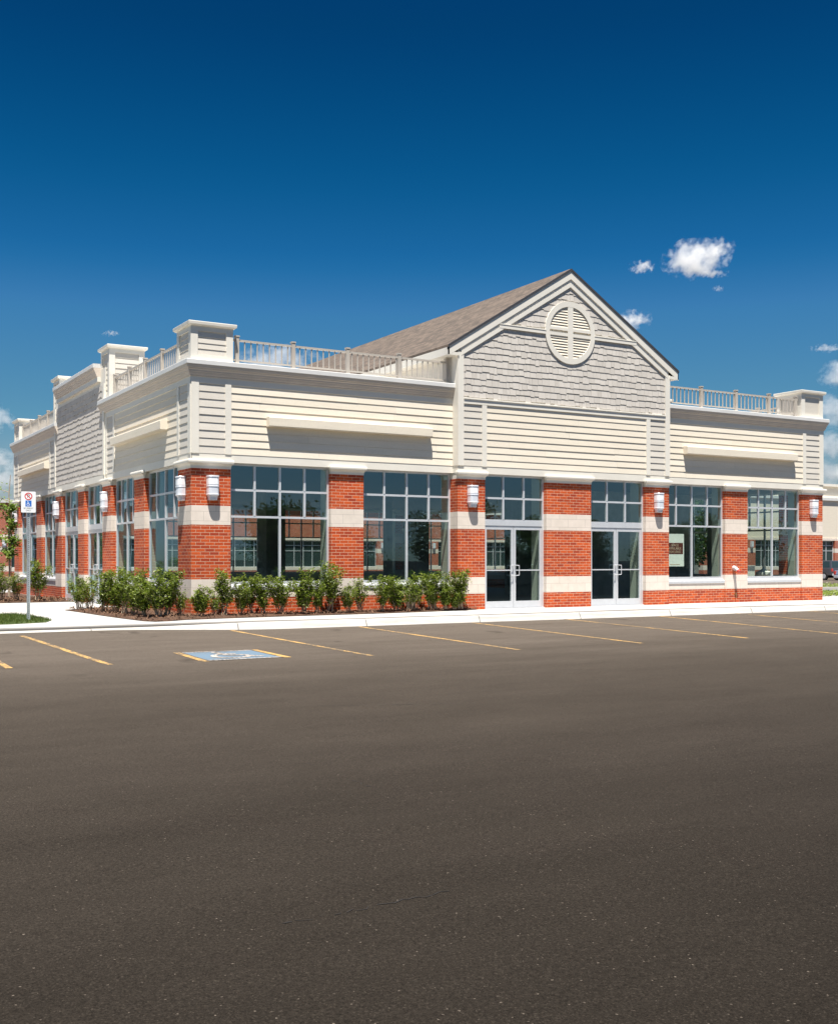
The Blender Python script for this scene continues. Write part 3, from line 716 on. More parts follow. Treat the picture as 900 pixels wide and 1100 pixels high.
def text(s, size, mt, parent, loc, F, name='lettering', ext=.0015, align='CENTER'):
    c = bpy.data.curves.new(name, 'FONT'); c.body = s; c.size = size; c.align_x = align; c.align_y = 'CENTER'; c.extrude = ext
    t = bpy.data.objects.new(name, c); COL.objects.link(t)
    x = Vector((F.d[0], F.d[1], 0)); z = Vector((F.n[0], F.n[1], 0)); y = z.cross(x)
    if y.z < 0: x = -x; y = -y
    t.matrix_world = Matrix.Translation(loc) @ Matrix((x, y, z)).transposed().to_4x4()
    dg = bpy.context.evaluated_depsgraph_get(); me = bpy.data.meshes.new_from_object(t.evaluated_get(dg)); mw = t.matrix_world.copy()
    bpy.data.objects.remove(t); me.transform(mw); me.materials.clear(); me.materials.append(mt)
    o = bpy.data.objects.new(name, me); COL.objects.link(o); o.parent = parent; return o
M['poster'] = plain('poster_paper', (.82, .84, .78), .6, var=.03); M['maroon'] = plain('maroon_ink', (.12, .025, .018), .6); M['tan'] = plain('tan_ink', (.55, .42, .30), .6)
# notice taped inside the window right of the second door
m = MB(); po = -.165; m.fbox(FR, 14.78, 15.50, po - .006, po, 1.12, 2.10)
ps = tag(m.build('window_notice', M['poster']), 'white paper notice with a brown lettered band inside the window right of the doors', 'notice')
m = MB(); m.fbox(FR, 14.80, 15.46, po, po + .002, 1.49, 1.83); m.build('printed_band', M['maroon'], ps)
for s, z, sz in (('SPACE', 1.755, .105), ('AVAILABLE', 1.655, .105), ('FOR LEASE', 1.555, .10)): text(s, sz, M['tan'], ps, FR.P(15.13, po + .004, z), FR, ext=.001)
m = MB(); m.fbox(FR, 14.93, 15.33, po, po + .002, 1.165, 1.185); m.build('printed_line', M['tan'], ps)
m = MB(); m.box(18.25, 18.95, .55, .95, .021, 1.12)
tag(m.build('cardboard_box', M['card'], bevel=.01), 'pale closed carton standing inside the last window at the right end', 'box')
m = MB(); m.loft([[(19.75 + r * math.cos(k * .5236), .9 + r * math.sin(k * .5236), z) for k in range(12)] for z, r in ((.021, .10), (.6, .10), (.72, .16), (.84, .27), (.92, .27), (.98, .12), (1.02, .06), (1.35, .055), (1.40, .04))])
tag(m.build('floor_vase', M['card'], smooth=False), 'pale long-necked vessel standing inside the last window at the right end', 'vase')

# ------------------------------------------------------------------ sign post
SP = empty('parking_sign', (-3.56, .23, 0), R(-10)); tag(SP, 'no-parking accessible permit sign on a galvanised post in the grass strip', 'sign')
FS = Fac((0, 0), (1, 0), (0, -1))
m = MB(); m.fbox(FS, -.030, .030, -.004, .0, 0, 2.62); m.fbox(FS, -.036, -.030, -.004, .028, 0, 2.62); m.fbox(FS, .030, .036, -.004, .028, 0, 2.62)
p = m.build('post', M['galv'], SP)
m = MB()
for k in range(60): m.fbox(FS, -.008, .008, .0002, .0012, .06 + k * .042, .076 + k * .042)
m.build('bolt_holes', M['dark'], p)
M['signw'] = plain('sign_white', (.80, .80, .80), .35, var=.03); M['signb'] = plain('sign_blue', (.02, .15, .55), .35); M['signr'] = plain('sign_red', (.60, .03, .03), .35); M['ink'] = plain('sign_black', (.02, .02, .02), .4)
m = MB(); x, z0, z1, r = .15, 2.335, 2.79, .02
pts = []
for cx, cz, a in ((x - r, z0 + r, -90), (x - r, z1 - r, 0), (-x + r, z1 - r, 90), (-x + r, z0 + r, 180)): pts += [(cx + r * math.cos(R(a + k * 30)), cz + r * math.sin(R(a + k * 30))) for k in range(4)]
m.fpoly(FS, pts, .029, .033); pn = m.build('sign_panel', M['signw'], SP)
m = MB(); n = 32; ro, ri = .08, .06; cz = 2.685
A = [FS.P(ro * math.cos(2 * math.pi * k / n), .0345, cz + ro * math.sin(2 * math.pi * k / n)) for k in range(n)]; A2 = [FS.P(ri * math.cos(2 * math.pi * k / n), .0345, cz + ri * math.sin(2 * math.pi * k / n)) for k in range(n)]
m.add(A + A2, [(i, (i + 1) % n, n + (i + 1) % n, n + i) for i in range(n)])
m.quad(*[FS.P(a, .0348, cz + z) for a, z in ((-.050, .038), (-.038, .050), (.050, -.038), (.038, -.050))]); m.build('prohibition_ring', M['signr'], pn, fix=False)
text('P', .11, M['ink'], pn, FS.P(0, .0338, cz), FS, 'parking_letter', .0003)
m = MB(); m.fbox(FS, -.062, .062, .0335, .0345, 2.465, 2.595); bl = m.build('accessible_symbol', M['signb'], pn)
m = MB()
def sbar(p, q, w):
    dx, dz = q[0] - p[0], q[1] - p[1]; L = math.hypot(dx, dz); nx, nz = -dz / L * w, dx / L * w
    m.quad(*[FS.P(a, .0352, 2.53 + z) for a, z in ((p[0] + nx, p[1] + nz), (p[0] - nx, p[1] - nz), (q[0] - nx, q[1] - nz), (q[0] + nx, q[1] + nz))])
sbar((-.012, .03), (-.008, -.008), .006); sbar((-.008, -.008), (.018, -.008), .006); sbar((.018, -.008), (.028, -.036), .006); sbar((-.01, .014), (.012, .014), .005)
for k in range(14):
    a0, a1 = R(100 + k * 18), R(118 + k * 18); sbar((-.004 + .028 * math.cos(a0), -.02 + .028 * math.sin(a0)), (-.004 + .028 * math.cos(a1), -.02 + .028 * math.sin(a1)), .0045)
m.add([FS.P(-.013 + .010 * math.cos(k * .628), .0352, 2.53 + .045 + .010 * math.sin(k * .628)) for k in range(10)], [tuple(range(10))]); m.build('wheelchair_figure', M['signw'], bl, fix=False)
text('BY PERMIT', .042, M['ink'], pn, FS.P(0, .0340, 2.425), FS, 'lettering', .0003); text('ONLY', .042, M['ink'], pn, FS.P(0, .0340, 2.378), FS, 'lettering', .0003)

# ------------------------------------------------------------------ planting
bed1 = [(-1.78, 4.9), (-1.72, 3.4), (-1.68, 1.6), (-1.62, 0), (-1.52, -1.3), (-1.36, -1.72), (-1.0, -1.62), (-.56, -1.33), (.6, -1.15), (1.74, -1.06), (4.22, -.96), (6.0, -.72), (7.2, -.42), (7.7, -.36), (7.7, -.27), (-.02, -.03), (-.02, 5.4), (-.9, 5.35)]
bed2 = [(-14, 10.62), (-2.4, 10.65), (-.05, 10.78), (-.05, 21.4), (-14, 21.4)]
def bed(name, poly, nchip, x0, x1, y0, y1, seed):
    from mathutils import noise as mn
    rnd = random.Random(seed)
    bm = bmesh.new(); vs_ = [bm.verts.new((x, y, .0)) for x, y in poly]; f = bm.faces.new(vs_)
    bmesh.ops.triangulate(bm, faces=[f]); 
    for _ in range(5): bmesh.ops.subdivide_edges(bm, edges=[e for e in bm.edges if e.calc_length() > .35], cuts=1, use_grid_fill=False)
    bmesh.ops.triangulate(bm, faces=bm.faces[:])
    for v in bm.verts:
        edge = v.is_boundary; v.co.z = .012 if edge else .05 + .035 * mn.noise(Vector((v.co.x * 2.3, v.co.y * 2.3, seed)))
    me = bpy.data.meshes.new(name); bmesh.ops.recalc_face_normals(bm, faces=bm.faces)
    if bm.faces[0].normal.z < 0: bmesh.ops.reverse_faces(bm, faces=bm.faces)
    bm.to_mesh(me); bm.free(); me.materials.append(M['mulch']); me.materials.append(M['chip'])
    o = bpy.data.objects.new(name, me); COL.objects.link(o)
    mb = MB()
    for _ in range(nchip):
        x, y = rnd.uniform(x0, x1), rnd.uniform(y0, y1)
        if not inside((x, y), poly): continue
        a = rnd.uniform(0, 6.28); l = rnd.uniform(.015, .05); w = rnd.uniform(.006, .016); t = rnd.uniform(-.02, .03); z = rnd.uniform(.035, .095); ca, sa = math.cos(a), math.sin(a)
        mb.quad((x - l * ca - w * sa, y - l * sa + w * ca, z - t), (x - l * ca + w * sa, y - l * sa - w * ca, z - t), (x + l * ca + w * sa, y + l * sa - w * ca, z + t), (x + l * ca - w * sa, y + l * sa + w * ca, z + t))
    c = mb.build('bark_chips', M['chip'], o, fix=False); c['kind'] = 'stuff'
    return o
tag(bed('mulch_bed', bed1, 9000, -1.8, 7.7, -1.8, 5.4, 3), kind='structure')
tag(bed('mulch_bed', bed2, 2500, -3.5, 0, 10.6, 14, 4), kind='structure')

def shrub_mesh(seed, h=.85, w=.34, nleaf=1100, bare=.18):
    nleaf = int(nleaf * 1.65)
    rnd = random.Random(seed); st = MB(); lf = MB(); tips = []
    for k in range(rnd.randint(7, 10)):
        a = rnd.uniform(0, 6.28); b0 = Vector((rnd.uniform(-.06, .06), rnd.uniform(-.06, .06), .02)); p = b0; d = Vector((math.cos(a) * .30, math.sin(a) * .30, 1.0)).normalized(); L = h * rnd.uniform(.62, 1.05) / 5; r = .009
        for s in range(5):
            q = p + d * L; q.x *= 1; st.tube(p, q, r, r * .8, 5); r *= .8
            if s >= 1:
                for _ in range(3):
                    b = p.lerp(q, rnd.random()); e = b + Vector((rnd.uniform(-1, 1), rnd.uniform(-1, 1), rnd.uniform(.0, .9))).normalized() * rnd.uniform(.06, .17) * (1 - .08 * s)
                    st.tube(b, e, r * .6, .002, 4); tips.append((b, e))
            tips.append((p, q)) if s >= 1 else None
            d = (d + Vector((rnd.uniform(-.25, .25), rnd.uniform(-.25, .25), .10))).normalized(); p = q
    for k in range(nleaf):
        b, e = rnd.choice(tips); c = b.lerp(e, rnd.uniform(.1, 1.1)) + Vector((rnd.gauss(0, .026), rnd.gauss(0, .026), rnd.gauss(0, .03)))
        if c.z < h * bare and rnd.random() < .75: continue
        if c.z < .03: continue
        l = rnd.uniform(.034, .068); wd = l * rnd.uniform(.45, .65)
        d = Vector((rnd.gauss(0, 1), rnd.gauss(0, 1), rnd.uniform(-.2, .9))).normalized(); up = Vector((rnd.gauss(0, .5), rnd.gauss(0, .5), 1)).normalized(); sd = d.cross(up)
        if sd.length < .1: continue
        sd.normalize(); n = sd.cross(d) * wd * .28
        lf.add([c, c + d * l * .5 + sd * wd * .5 + n, c + d * l, c + d * l * .5 - sd * wd * .5 + n], [(0, 1, 2), (0, 2, 3)])
    return st, lf
protos = []
for i, (h, w, nl, br) in enumerate(((.86, .3, 1500, .1), (.80, .3, 1250, .22), (.90, .3, 1100, .28), (.62, .26, 1100, .05), (.75, .3, 600, .3), (.88, .3, 1700, .06))):
    st, lf = shrub_mesh(40 + i, h, w, nl, br); r = empty('shrub')
    lf.build('foliage', M['leaf'], r, fix=False); st.build('stems', M['bark'], r, fix=False); protos.append(r)
# camera model, used only to turn measured ground positions into coordinates
used = set(); first = set()
def put_shrub(u, v, kind, sc, label, group):
    global protos
    o = protos[kind] if kind not in used else copy_tree(protos[kind]); used.add(kind)
    o.location = (u, v, .03); o.rotation_euler = (0, 0, random.uniform(0, 6.28)); o.scale = (sc * 1.24, sc * 1.24, sc * 1.14)
    tag(o, label, 'shrub', group)
GA, GB_, GCg = 'shrubs in the bed along the front', 'shrubs in the bed beside the near side wall', 'shrubs in the far bed by the side wall'
for u, v, k, s, l in [
    (-.02, -.78, 3, .95, 'small compact green shrub standing alone before the corner brick pier'),
    (.60, -.60, 2, 1.02, 'loose green shrub before the left edge of the corner window'),
    (1.00, -.52, 1, .78, 'low green shrub under the left pane of the corner window'),
    (1.55, -.62, 0, .88, 'bushy green shrub under the left half of the corner window'),
    (2.0, -.50, 1, 1.0, 'leafy shrub with bare lower stems under the middle mullion of the corner window'),
    (2.55, -.58, 5, 1.0, 'dense tall green shrub under the right half of the corner window'),
    (3.35, -.48, 2, 1.18, 'tallest front shrub, bare stemmed, before the left edge of the second brick pier'),
    (3.72, -.62, 1, .72, 'short dark shrub before the second brick pier'),
    (4.15, -.45, 4, .98, 'thin half-bare shrub before the right side of the second brick pier'),
    (4.68, -.58, 0, .88, 'bushy shrub under the left pane of the second window'),
    (5.15, -.45, 3, 1.15, 'compact shrub beneath the second window, left of its middle mullion'),
    (5.75, -.42, 1, 1.0, 'bare-stemmed shrub beneath the second window, right of its middle mullion'),
    (6.15, -.45, 2, .78, 'low loose shrub beneath the right pane of the second window'),
    (6.60, -.52, 5, .82, 'full green shrub before the right edge of the second window'),
    (7.05, -.50, 0, 1.0, 'last front shrub before the brick pier beside the left doors'),
    (6.85, -.55, 3, .62, 'little bright green shrub at the mulch edge near the left doors')]:
    put_shrub(u, v, k, s, l, GA)
for u, v, k, s, l in [
    (.30, -.72, 4, .62, 'twiggy half-bare shrub between the lone compact shrub and the corner window'),
    (1.28, -.42, 2, .92, 'upright shrub close to the wall under the left half of the corner window'),
    (2.95, -.48, 0, .80, 'round shrub under the right edge of the corner window'),
    (5.45, -.60, 4, .85, 'thin shrub with bare twigs at the mulch edge below the second window'),
    (6.35, -.40, 0, .95, 'full shrub close to the wall under the right half of the second window')]:
    put_shrub(u, v, k, s, l, GA)
for u, v, k, s, l in [
    (-1.45, 4.55, 1, .92, 'sparse shrub at the far tip of the corner mulch bed by the walkway'),
    (-1.35, 3.9, 4, .8, 'thin shrub second from the far tip of the corner mulch bed'),
    (-1.28, 2.7, 0, 1.0, 'bushy shrub midway along the side bed, before the third brick pier'),
    (-1.22, 1.9, 5, .95, 'dense green shrub midway along the side bed, before the narrow side window'),
    (-1.2, 1.15, 2, 1.05, 'leggy shrub of the side bed before the second side pier'),
    (-1.15, .55, 0, .92, 'round full shrub of the side bed left of the near side window'),
    (-1.12, -.15, 5, 1.0, 'dense shrub of the side bed below the near side window'),
    (-.98, -.72, 1, 1.0, 'shrub at the outer corner of the side bed nearest the kerb'),
    (-.72, -.42, 0, 1.05, 'tall leafy shrub of the side bed just left of the corner pier'),
    (-.42, -.5, 4, .72, 'wispy twig-like shrub at the foot of the corner pier')]:
    put_shrub(u, v, k, s, l, GB_)
for u, v, k, s, l in [
    (-3.05, 11.3, 5, 1.25, 'big full shrub at the left end of the far bed beyond the parking sign'),
    (-2.55, 11.6, 0, 1.2, 'wide shrub in the far bed just left of the sign post'),
    (-2.2, 11.4, 4, 1.1, 'thin yellowish shrub in the far bed behind the sign post'),
    (-1.7, 11.7, 4, 1.0, 'sparse shrub in the far bed right of the sign post'),
    (-1.15, 11.2, 2, 1.25, 'tall bare-stemmed shrub at the right end of the far bed')]:
    put_shrub(u, v, k, s, l, GCg)

def tree_mesh(seed, h, cr, nleaf, leaf, trunk=.12, base=.3, levels=4):
    rnd = random.Random(seed); st = MB(); lf = MB(); cl = []
    p = Vector((0, 0, -.3)); r = trunk
    top = h * .62
    for k in range(4):
        q = Vector((rnd.uniform(-.05, .05) * h * .15, rnd.uniform(-.05, .05) * h * .15, top * (k + 1) / 4)); st.tube(p, q, r, r * .85, 8); r *= .85; p = q
        if (k + 1) / 4 * .62 >= base - .05:
            for j in range(4):
                a = rnd.uniform(0, 6.28); e = q + Vector((math.cos(a), math.sin(a), rnd.uniform(.35, 1.1))) * cr * rnd.uniform(.5, .95)
                mid = q.lerp(e, .5) + Vector((0, 0, -.04 * h * .2)); st.tube(q, mid, r * .55, r * .35, 6); st.tube(mid, e, r * .35, .01, 5); cl += [mid, e, q.lerp(e, .75)]
    for k in range(26):
        a = rnd.uniform(0, 6.28); z = rnd.uniform(base, 1); rr = cr * math.sqrt(max(.05, 1 - ((z - base) / (1 - base) * 1.7 - .75) ** 2)) * rnd.uniform(.3, 1)
        cl.append(Vector((rr * math.cos(a), rr * math.sin(a), z * h)))
    for k in range(nleaf):
        c = rnd.choice(cl); s = cr * .22; pz = c + Vector((rnd.gauss(0, s), rnd.gauss(0, s), rnd.gauss(0, s * .75)))
        if pz.z < base * h * .8: continue
        d = Vector((rnd.gauss(0, 1), rnd.gauss(0, 1), rnd.gauss(0, .6))).normalized(); u = d.orthogonal().normalized(); l = leaf * rnd.uniform(.6, 1.3)
        lf.add([pz, pz + d * l * .5 + u * l * .3, pz + d * l, pz + d * l * .5 - u * l * .3], [(0, 1, 2, 3)])
    return st, lf
# slender young street tree at the left, beyond the far bed
st = MB(); lf = MB(); rnd = random.Random(5)
pts = [Vector((0, 0, -.2)), Vector((.03, .02, 1.0)), Vector((.0, .05, 1.9)), Vector((.06, .0, 2.8)), Vector((.0, .03, 3.5)), Vector((.05, 0, 4.2))]
for a, b in zip(pts, pts[1:]): st.tube(a, b, .045 - .008 * a.z * .9, .04 - .008 * b.z * .9, 8)
br = []
for k in range(22):
    z = rnd.uniform(1.35, 3.0); a = rnd.uniform(0, 6.28); b = Vector((.02, .02, z)); L = rnd.uniform(.15, .34); e = b + Vector((math.cos(a) * L, math.sin(a) * L, L * .9)); st.tube(b, e, .012, .004, 5); br.append((b, e, .06))
for L, z, a in ((.75, 3.3, 2.5), (.95, 3.6, 2.75), (.5, 3.0, 2.9), (.8, 2.2, 2.6)):
    b = Vector((.02, .02, z)); e = b + Vector((math.cos(a) * L, math.sin(a) * L, L * .35)); st.tube(b, e, .014, .004, 5); br.append((b, e, .12))
for k in range(1500):
    b, e, sd = rnd.choice(br); c = b.lerp(e, rnd.uniform(.15, 1.1)) + Vector((rnd.gauss(0, sd), rnd.gauss(0, sd), rnd.gauss(0, sd)))
    d = Vector((rnd.gauss(0, 1), rnd.gauss(0, 1), rnd.uniform(-.8, .4))).normalized(); u = d.orthogonal().normalized(); l = rnd.uniform(.06, .11)
    lf.add([c, c + d * l * .5 + u * l * .38, c + d * l, c + d * l * .5 - u * l * .38], [(0, 1, 2, 3)])
YT = empty('young_street_tree', (-1.42, 14.6, 0)); tag(YT, 'slender young tree with pale green leaves behind the parking sign', 'tree')
lf.build('crown', M['leaf2'], YT, fix=False); st.build('trunk', M['bark'], YT, fix=False)

# ------------------------------------------------------------------ neighbouring buildings
def plaza(name, F, n, bay, base_z, zt, label, seed, brick='brick_far', fascia=False):
    rnd = random.Random(seed); Bd = empty(name); tag(Bd, label, 'building'); L = n * bay
    k = MB(); k.fbox(F, 0, L, -14, -.5, base_z, zt); k.build('wall', M['inwall'], Bd)
    u = MB(); u.fbox(F, 0, L, -.5, 0, base_z + 3.7, zt); u.build('upper_wall', M['cream'] if fascia else M[brick], Bd)
    c = MB(); c.fbox(F, -.2, L + .2, -14.2, .18, zt, zt + .28); c.build('parapet_cap', M['capm'], Bd)
    c = MB(); c.fbox(F, 0, L, -.45, .06, base_z + 3.45, base_z + 3.699); c.build('beam', M['stone'], Bd)
    for i in range(n + 1):
        a = min(max(i * bay, .6), L - .6); p = MB()
        for z0, z1 in ((0, .5), (.95, 2.2), (2.65, 3.44)): p.fbox(F, a - .6, a + .6, -.48, .1, base_z + z0, base_z + z1)
        q = p.build('brick_pier', M[brick], Bd)
        p = MB()
        for z0, z1 in ((.501, .949), (2.201, 2.649)): p.fbox(F, a - .6, a + .6, -.48, .102, base_z + z0, base_z + z1)
        p.build('stone_band', M['stone'], q)
        p = MB(); p.fbox(F, a - .16, a + .16, .102, .3, base_z + 2.75, base_z + 3.3); p.fbox(F, a - .11, a + .11, .102, .24, base_z + 2.6, base_z + 2.749); p.build('wall_lamp', M['lampw'], Bd)
    for i in range(n):
        a0, a1 = i * bay + .6 + (.6 if i == 0 else 0), (i + 1) * bay - .6 - (.6 if i == n - 1 else 0)
        g = MB(); w = MB(); w.fbox(F, a0, a1, -.3, -.02, base_z, base_z + .5); ap = w.build('window_apron', M[brick], Bd)
        w = MB(); w.fbox(F, a0, a1, -.3, -.01, base_z + .501, base_z + .8); w.build('stone_band', M['stone'], ap)
        f = MB()
        for z in (.82, 2.4, 2.95, 3.4): f.fbox(F, a0, a1, -.24, -.16, base_z + z - .03, base_z + z + .03)
        m_ = 5
        for j in range(m_ + 1): aa = a0 + .04 + (a1 - a0 - .08) * j / m_; f.fbox(F, aa - .035, aa + .035, -.238, -.155, base_z + .85, base_z + 3.37)
        fw = f.build('window', M['alu'], Bd)
        g.quad(F.P(a0, -.2, base_z + .8), F.P(a1, -.2, base_z + .8), F.P(a1, -.2, base_z + 3.43), F.P(a0, -.2, base_z + 3.43)); g.build('pane', M['darkglass'], fw, fix=False)
    return Bd
m_, nt, b = mat('dark_window_glass'); b.inputs['Base Color'].default_value = (.03, .05, .05, 1); b.inputs['Roughness'].default_value = .08; M['darkglass'] = m_
plaza('rear_plaza', Fac((-22, 76), (1, 0), (0, -1)), 15, 6.2, -.15, 6.3, 'long red brick retail plaza standing behind the main building', 1)
plaza('side_plaza', Fac((67.7, 52), (1, 0), (0, -1)), 7, 6.4, -.12, 7.45, 'cream fronted store building seen past the right end of the main building', 2, fascia=True)
SPz = [o for o in bpy.data.objects if o.name == 'side_plaza'][0]
m = MB(); F2 = Fac((67.7, 52), (1, 0), (0, -1)); m.fbox(F2, 6, 40, -9, -1.0, 7.73, 9.0); tb = m.build('roof_tower', M['cream'], SPz)
m = MB(); m.fbox(F2, 5.7, 40.3, -9.3, -.7, 9.0, 9.25); m.build('tower_cap', M['trim'], tb)
for k in range(8): m = MB(); m.fbox(F2, 7.0 + 3.5 * k, 7.9 + 3.5 * k, -1.2, -.98, 8.15, 8.7); m.build('tower_window', M['grey'], tb)

# ------------------------------------------------------------------ trees beyond (seen over roofs and in the glass)
tp = []
for i, (h, cr, nl) in enumerate(((8.5, 3.2, 8500), (10.0, 3.0, 8500), (7.0, 3.0, 7000))):
    st, lf = tree_mesh(90 + i, h, cr, nl, .42, .18, .22); r = empty('broadleaf_tree'); lf.build('crown', M['leaf3'], r, fix=False); st.build('trunk', M['bark'], r, fix=False); tp.append(r)
usedt = set()
def put_tree(k, x, y, z, s, label, group):
    o = tp[k] if k not in usedt else copy_tree(tp[k]); usedt.add(k)
    o.location = (x, y, z); o.rotation_euler = (0, 0, random.uniform(0, 6.28)); o.scale = (s, s, s); tag(o, label, 'tree', group)
gt = 'trees across the lot mirrored in the shop windows'
for i in range(17):
    put_tree(i % 3, 14 + i * 5.6 + random.uniform(-1.5, 1.5), -66 - random.uniform(0, 8), -1.1, random.uniform(.64, .84), 'dark broadleaf tree across the parking lot, mirrored in the shop windows', gt)
for x, y, s, l in ((42.5, 30, .62, 'broadleaf tree seen through the last window, nearer the shop'), (50, 36, .7, 'broadleaf tree seen through the last window, beside the cream store')):
    put_tree(0, x, y, -.2, s, l, 'trees right of the building')

# ------------------------------------------------------------------ right edge: ground cover strips and parked cars
def hedge(name, x0, x1, y0, y1, h, seed, label):
    rnd = random.Random(seed); r = empty(name, ((x0 + x1) / 2, (y0 + y1) / 2, 0 if y1 < 10 else -.19)); cx, cy = r.location.x, r.location.y
    lf = MB(); st = MB()
    for k in range(5000):
        x, y = rnd.uniform(x0, x1), rnd.uniform(y0, y1); z = h * (1 - .5 * (2 * (y - (y0 + y1) / 2) / (y1 - y0)) ** 4) * math.sqrt(rnd.random()) * rnd.uniform(.85, 1.1)
        c = Vector((x - cx, y - cy, z)); d = Vector((rnd.gauss(0, 1), rnd.gauss(0, 1), rnd.uniform(-.2, 1))).normalized(); u = d.orthogonal().normalized(); l = rnd.uniform(.06, .12)
        lf.add([c, c + d * l * .5 + u * l * .3, c + d * l, c + d * l * .5 - u * l * .3], [(0, 1, 2, 3)])
    for k in range(60):
        x, y = rnd.uniform(x0, x1) - cx, rnd.uniform(y0, y1) - cy; st.tube((x, y, -.05), (x + rnd.uniform(-.1, .1), y, h * .8), .012, .005, 5)
    lf.build('foliage', M['leaf'], r, fix=False); st.build('stems', M['bark'], r, fix=False); tag(r, label, 'hedge', 'low hedges right of the building')
hedge('low_hedge', 23.4, 31, 2.2, 3.6, .17, 1, 'low green hedge strip nearest the right end of the sidewalk')
hedge('low_hedge', 30, 46, 11.5, 13.5, .34, 2, 'low green hedge strip behind the nearer one, before the parked cars')
m = MB(); m.box(28, 50, 10.9, 11.2, -.3, .02); m.box(28, 50, 13.8, 14.1, -.3, .02); tag(m.build('island_kerb', M['kerb']), kind='structure')

def car(name, loc, rz, paint, prof, width, label, wheel_r=.36):
    r = empty(name, loc, rz); tag(r, label, 'car', 'cars parked by the cream store')
    M[name] = paint
    low, cab = prof
    m = MB(); hw = width / 2
    def sect(pts, w0, w1):  # side outline extruded with tumblehome
        n = len(pts); zs = [z for _, z in pts]; z0, z1 = min(zs), max(zs)
        ww = lambda z: w0 + (w1 - w0) * (z - z0) / (z1 - z0)
        m.hexa([(x, -ww(z), z) for x, z in pts], [(x, ww(z), z) for x, z in pts])
    sect(low, hw, hw * .97); sect(cab, hw * .93, hw * .78)
    body = m.build('body', paint, r, bevel=.04, smooth=False)
    # glass set just proud of the cabin
    zs = [z for _, z in cab]; zb, zt = min(zs) + .07, max(zs) - .10
    def xat(z, front):
        e = sorted(cab, key=lambda p: p[0]); lo = [p for p in e if p[1] == min(zs)]; hi = [p for p in e if p[1] == max(zs)]
        a, b = (lo[-1], hi[-1]) if front else (lo[0], hi[0]); t = (z - a[1]) / (b[1] - a[1]); return a[0] + (b[0] - a[0]) * t
    wz = lambda z: hw * .93 + (hw * .78 - hw * .93) * (z - min(zs)) / (max(zs) - min(zs)) + .006
    for s in (-1, 1):
        xs = [(.03, .32), (.36, .66), (.70, .97)]
        for t0, t1 in xs:
            g = MB(); q = []
            for t, z in ((t0, zb), (t1, zb), (t1, zt), (t0, zt)): a, b = xat(z, False) + .1, xat(z, True) - .1; q.append((a + (b - a) * t, s * wz(z), z))
            g.quad(*q); g.build('side_window', M['darkglass'], r, fix=False)
    for fr, nm in ((True, 'windscreen'), (False, 'rear_window')):
        g = MB(); e = .008 if fr else -.008
        g.quad(*[(xat(z, fr) + e, y * wz(z) * .86, z + .0) for y, z in ((-1, zb), (1, zb), (1, zt), (-1, zt))]); g.build(nm, M['darkglass'], r, fix=False)
    xr, xf = min(x for x, _ in low), max(x for x, _ in low); zl = max(z for _, z in low)
    for s in (-1, 1):
        t = MB(); t.box(xr - .012, xr + .10, s * hw * .97 - .09 - s * .08, s * hw * .97 + .09 - s * .08, zl - .32, zl - .05); t.build('taillight', M['red'], r, bevel=.01)
        t = MB(); t.box(xf - .08, xf + .012, s * hw * .75 - .16, s * hw * .75 + .16, zl - .36, zl - .2); t.build('headlight', M['lens'], r, bevel=.01)
    t = MB(); t.box(xr - .07, xr + .02, -hw * .94, hw * .94, .42, .60); t.build('bumper', M['alu'], r, bevel=.02)
    for x in (xr + .85, xf - .85):
        for s in (-1, 1):
            w = MB(); w.tube((x, s * (hw - .2), wheel_r), (x, s * (hw + .01), wheel_r), wheel_r, wheel_r, 22); wh = w.build('wheel', M['black'], r)
            w = MB(); w.tube((x, s * (hw + .0), wheel_r), (x, s * (hw + .018), wheel_r), wheel_r * .62, wheel_r * .55, 16); w.build('rim', M['alu'], wh)
    return r
def paint(name, c):
    m, nt, b = mat(name); b.inputs['Base Color'].default_value = (*c, 1); b.inputs['Metallic'].default_value = .4; b.inputs['Roughness'].default_value = .3; b.inputs['Coat Weight'].default_value = .6; return m
suv = ([(-2.3, .45), (-2.35, .75), (-2.3, 1.12), (1.0, 1.12), (2.2, 1.0), (2.35, .75), (2.3, .4)], [(-2.28, 1.10), (-2.1, 1.80), (.2, 1.80), (1.05, 1.10)])
sed = ([(-2.3, .38), (-2.35, .7), (-2.25, 1.0), (1.0, .98), (2.2, .82), (2.35, .6), (2.3, .35)], [(-1.7, .98), (-1.0, 1.42), (.3, 1.42), (1.15, .97)])
car('parked_suv', (75.22, 44.9, -.51), R(90), paint('charcoal_paint', (.10, .105, .115)), suv, 1.9, 'dark charcoal sport utility car parked past the right end of the building')
car('parked_sedan', (64.85, 31.9, -.47), R(0), paint('silver_blue_paint', (.28, .33, .42)), sed, 1.8, 'silver-blue sedan parked beside the dark sport utility car', .33)

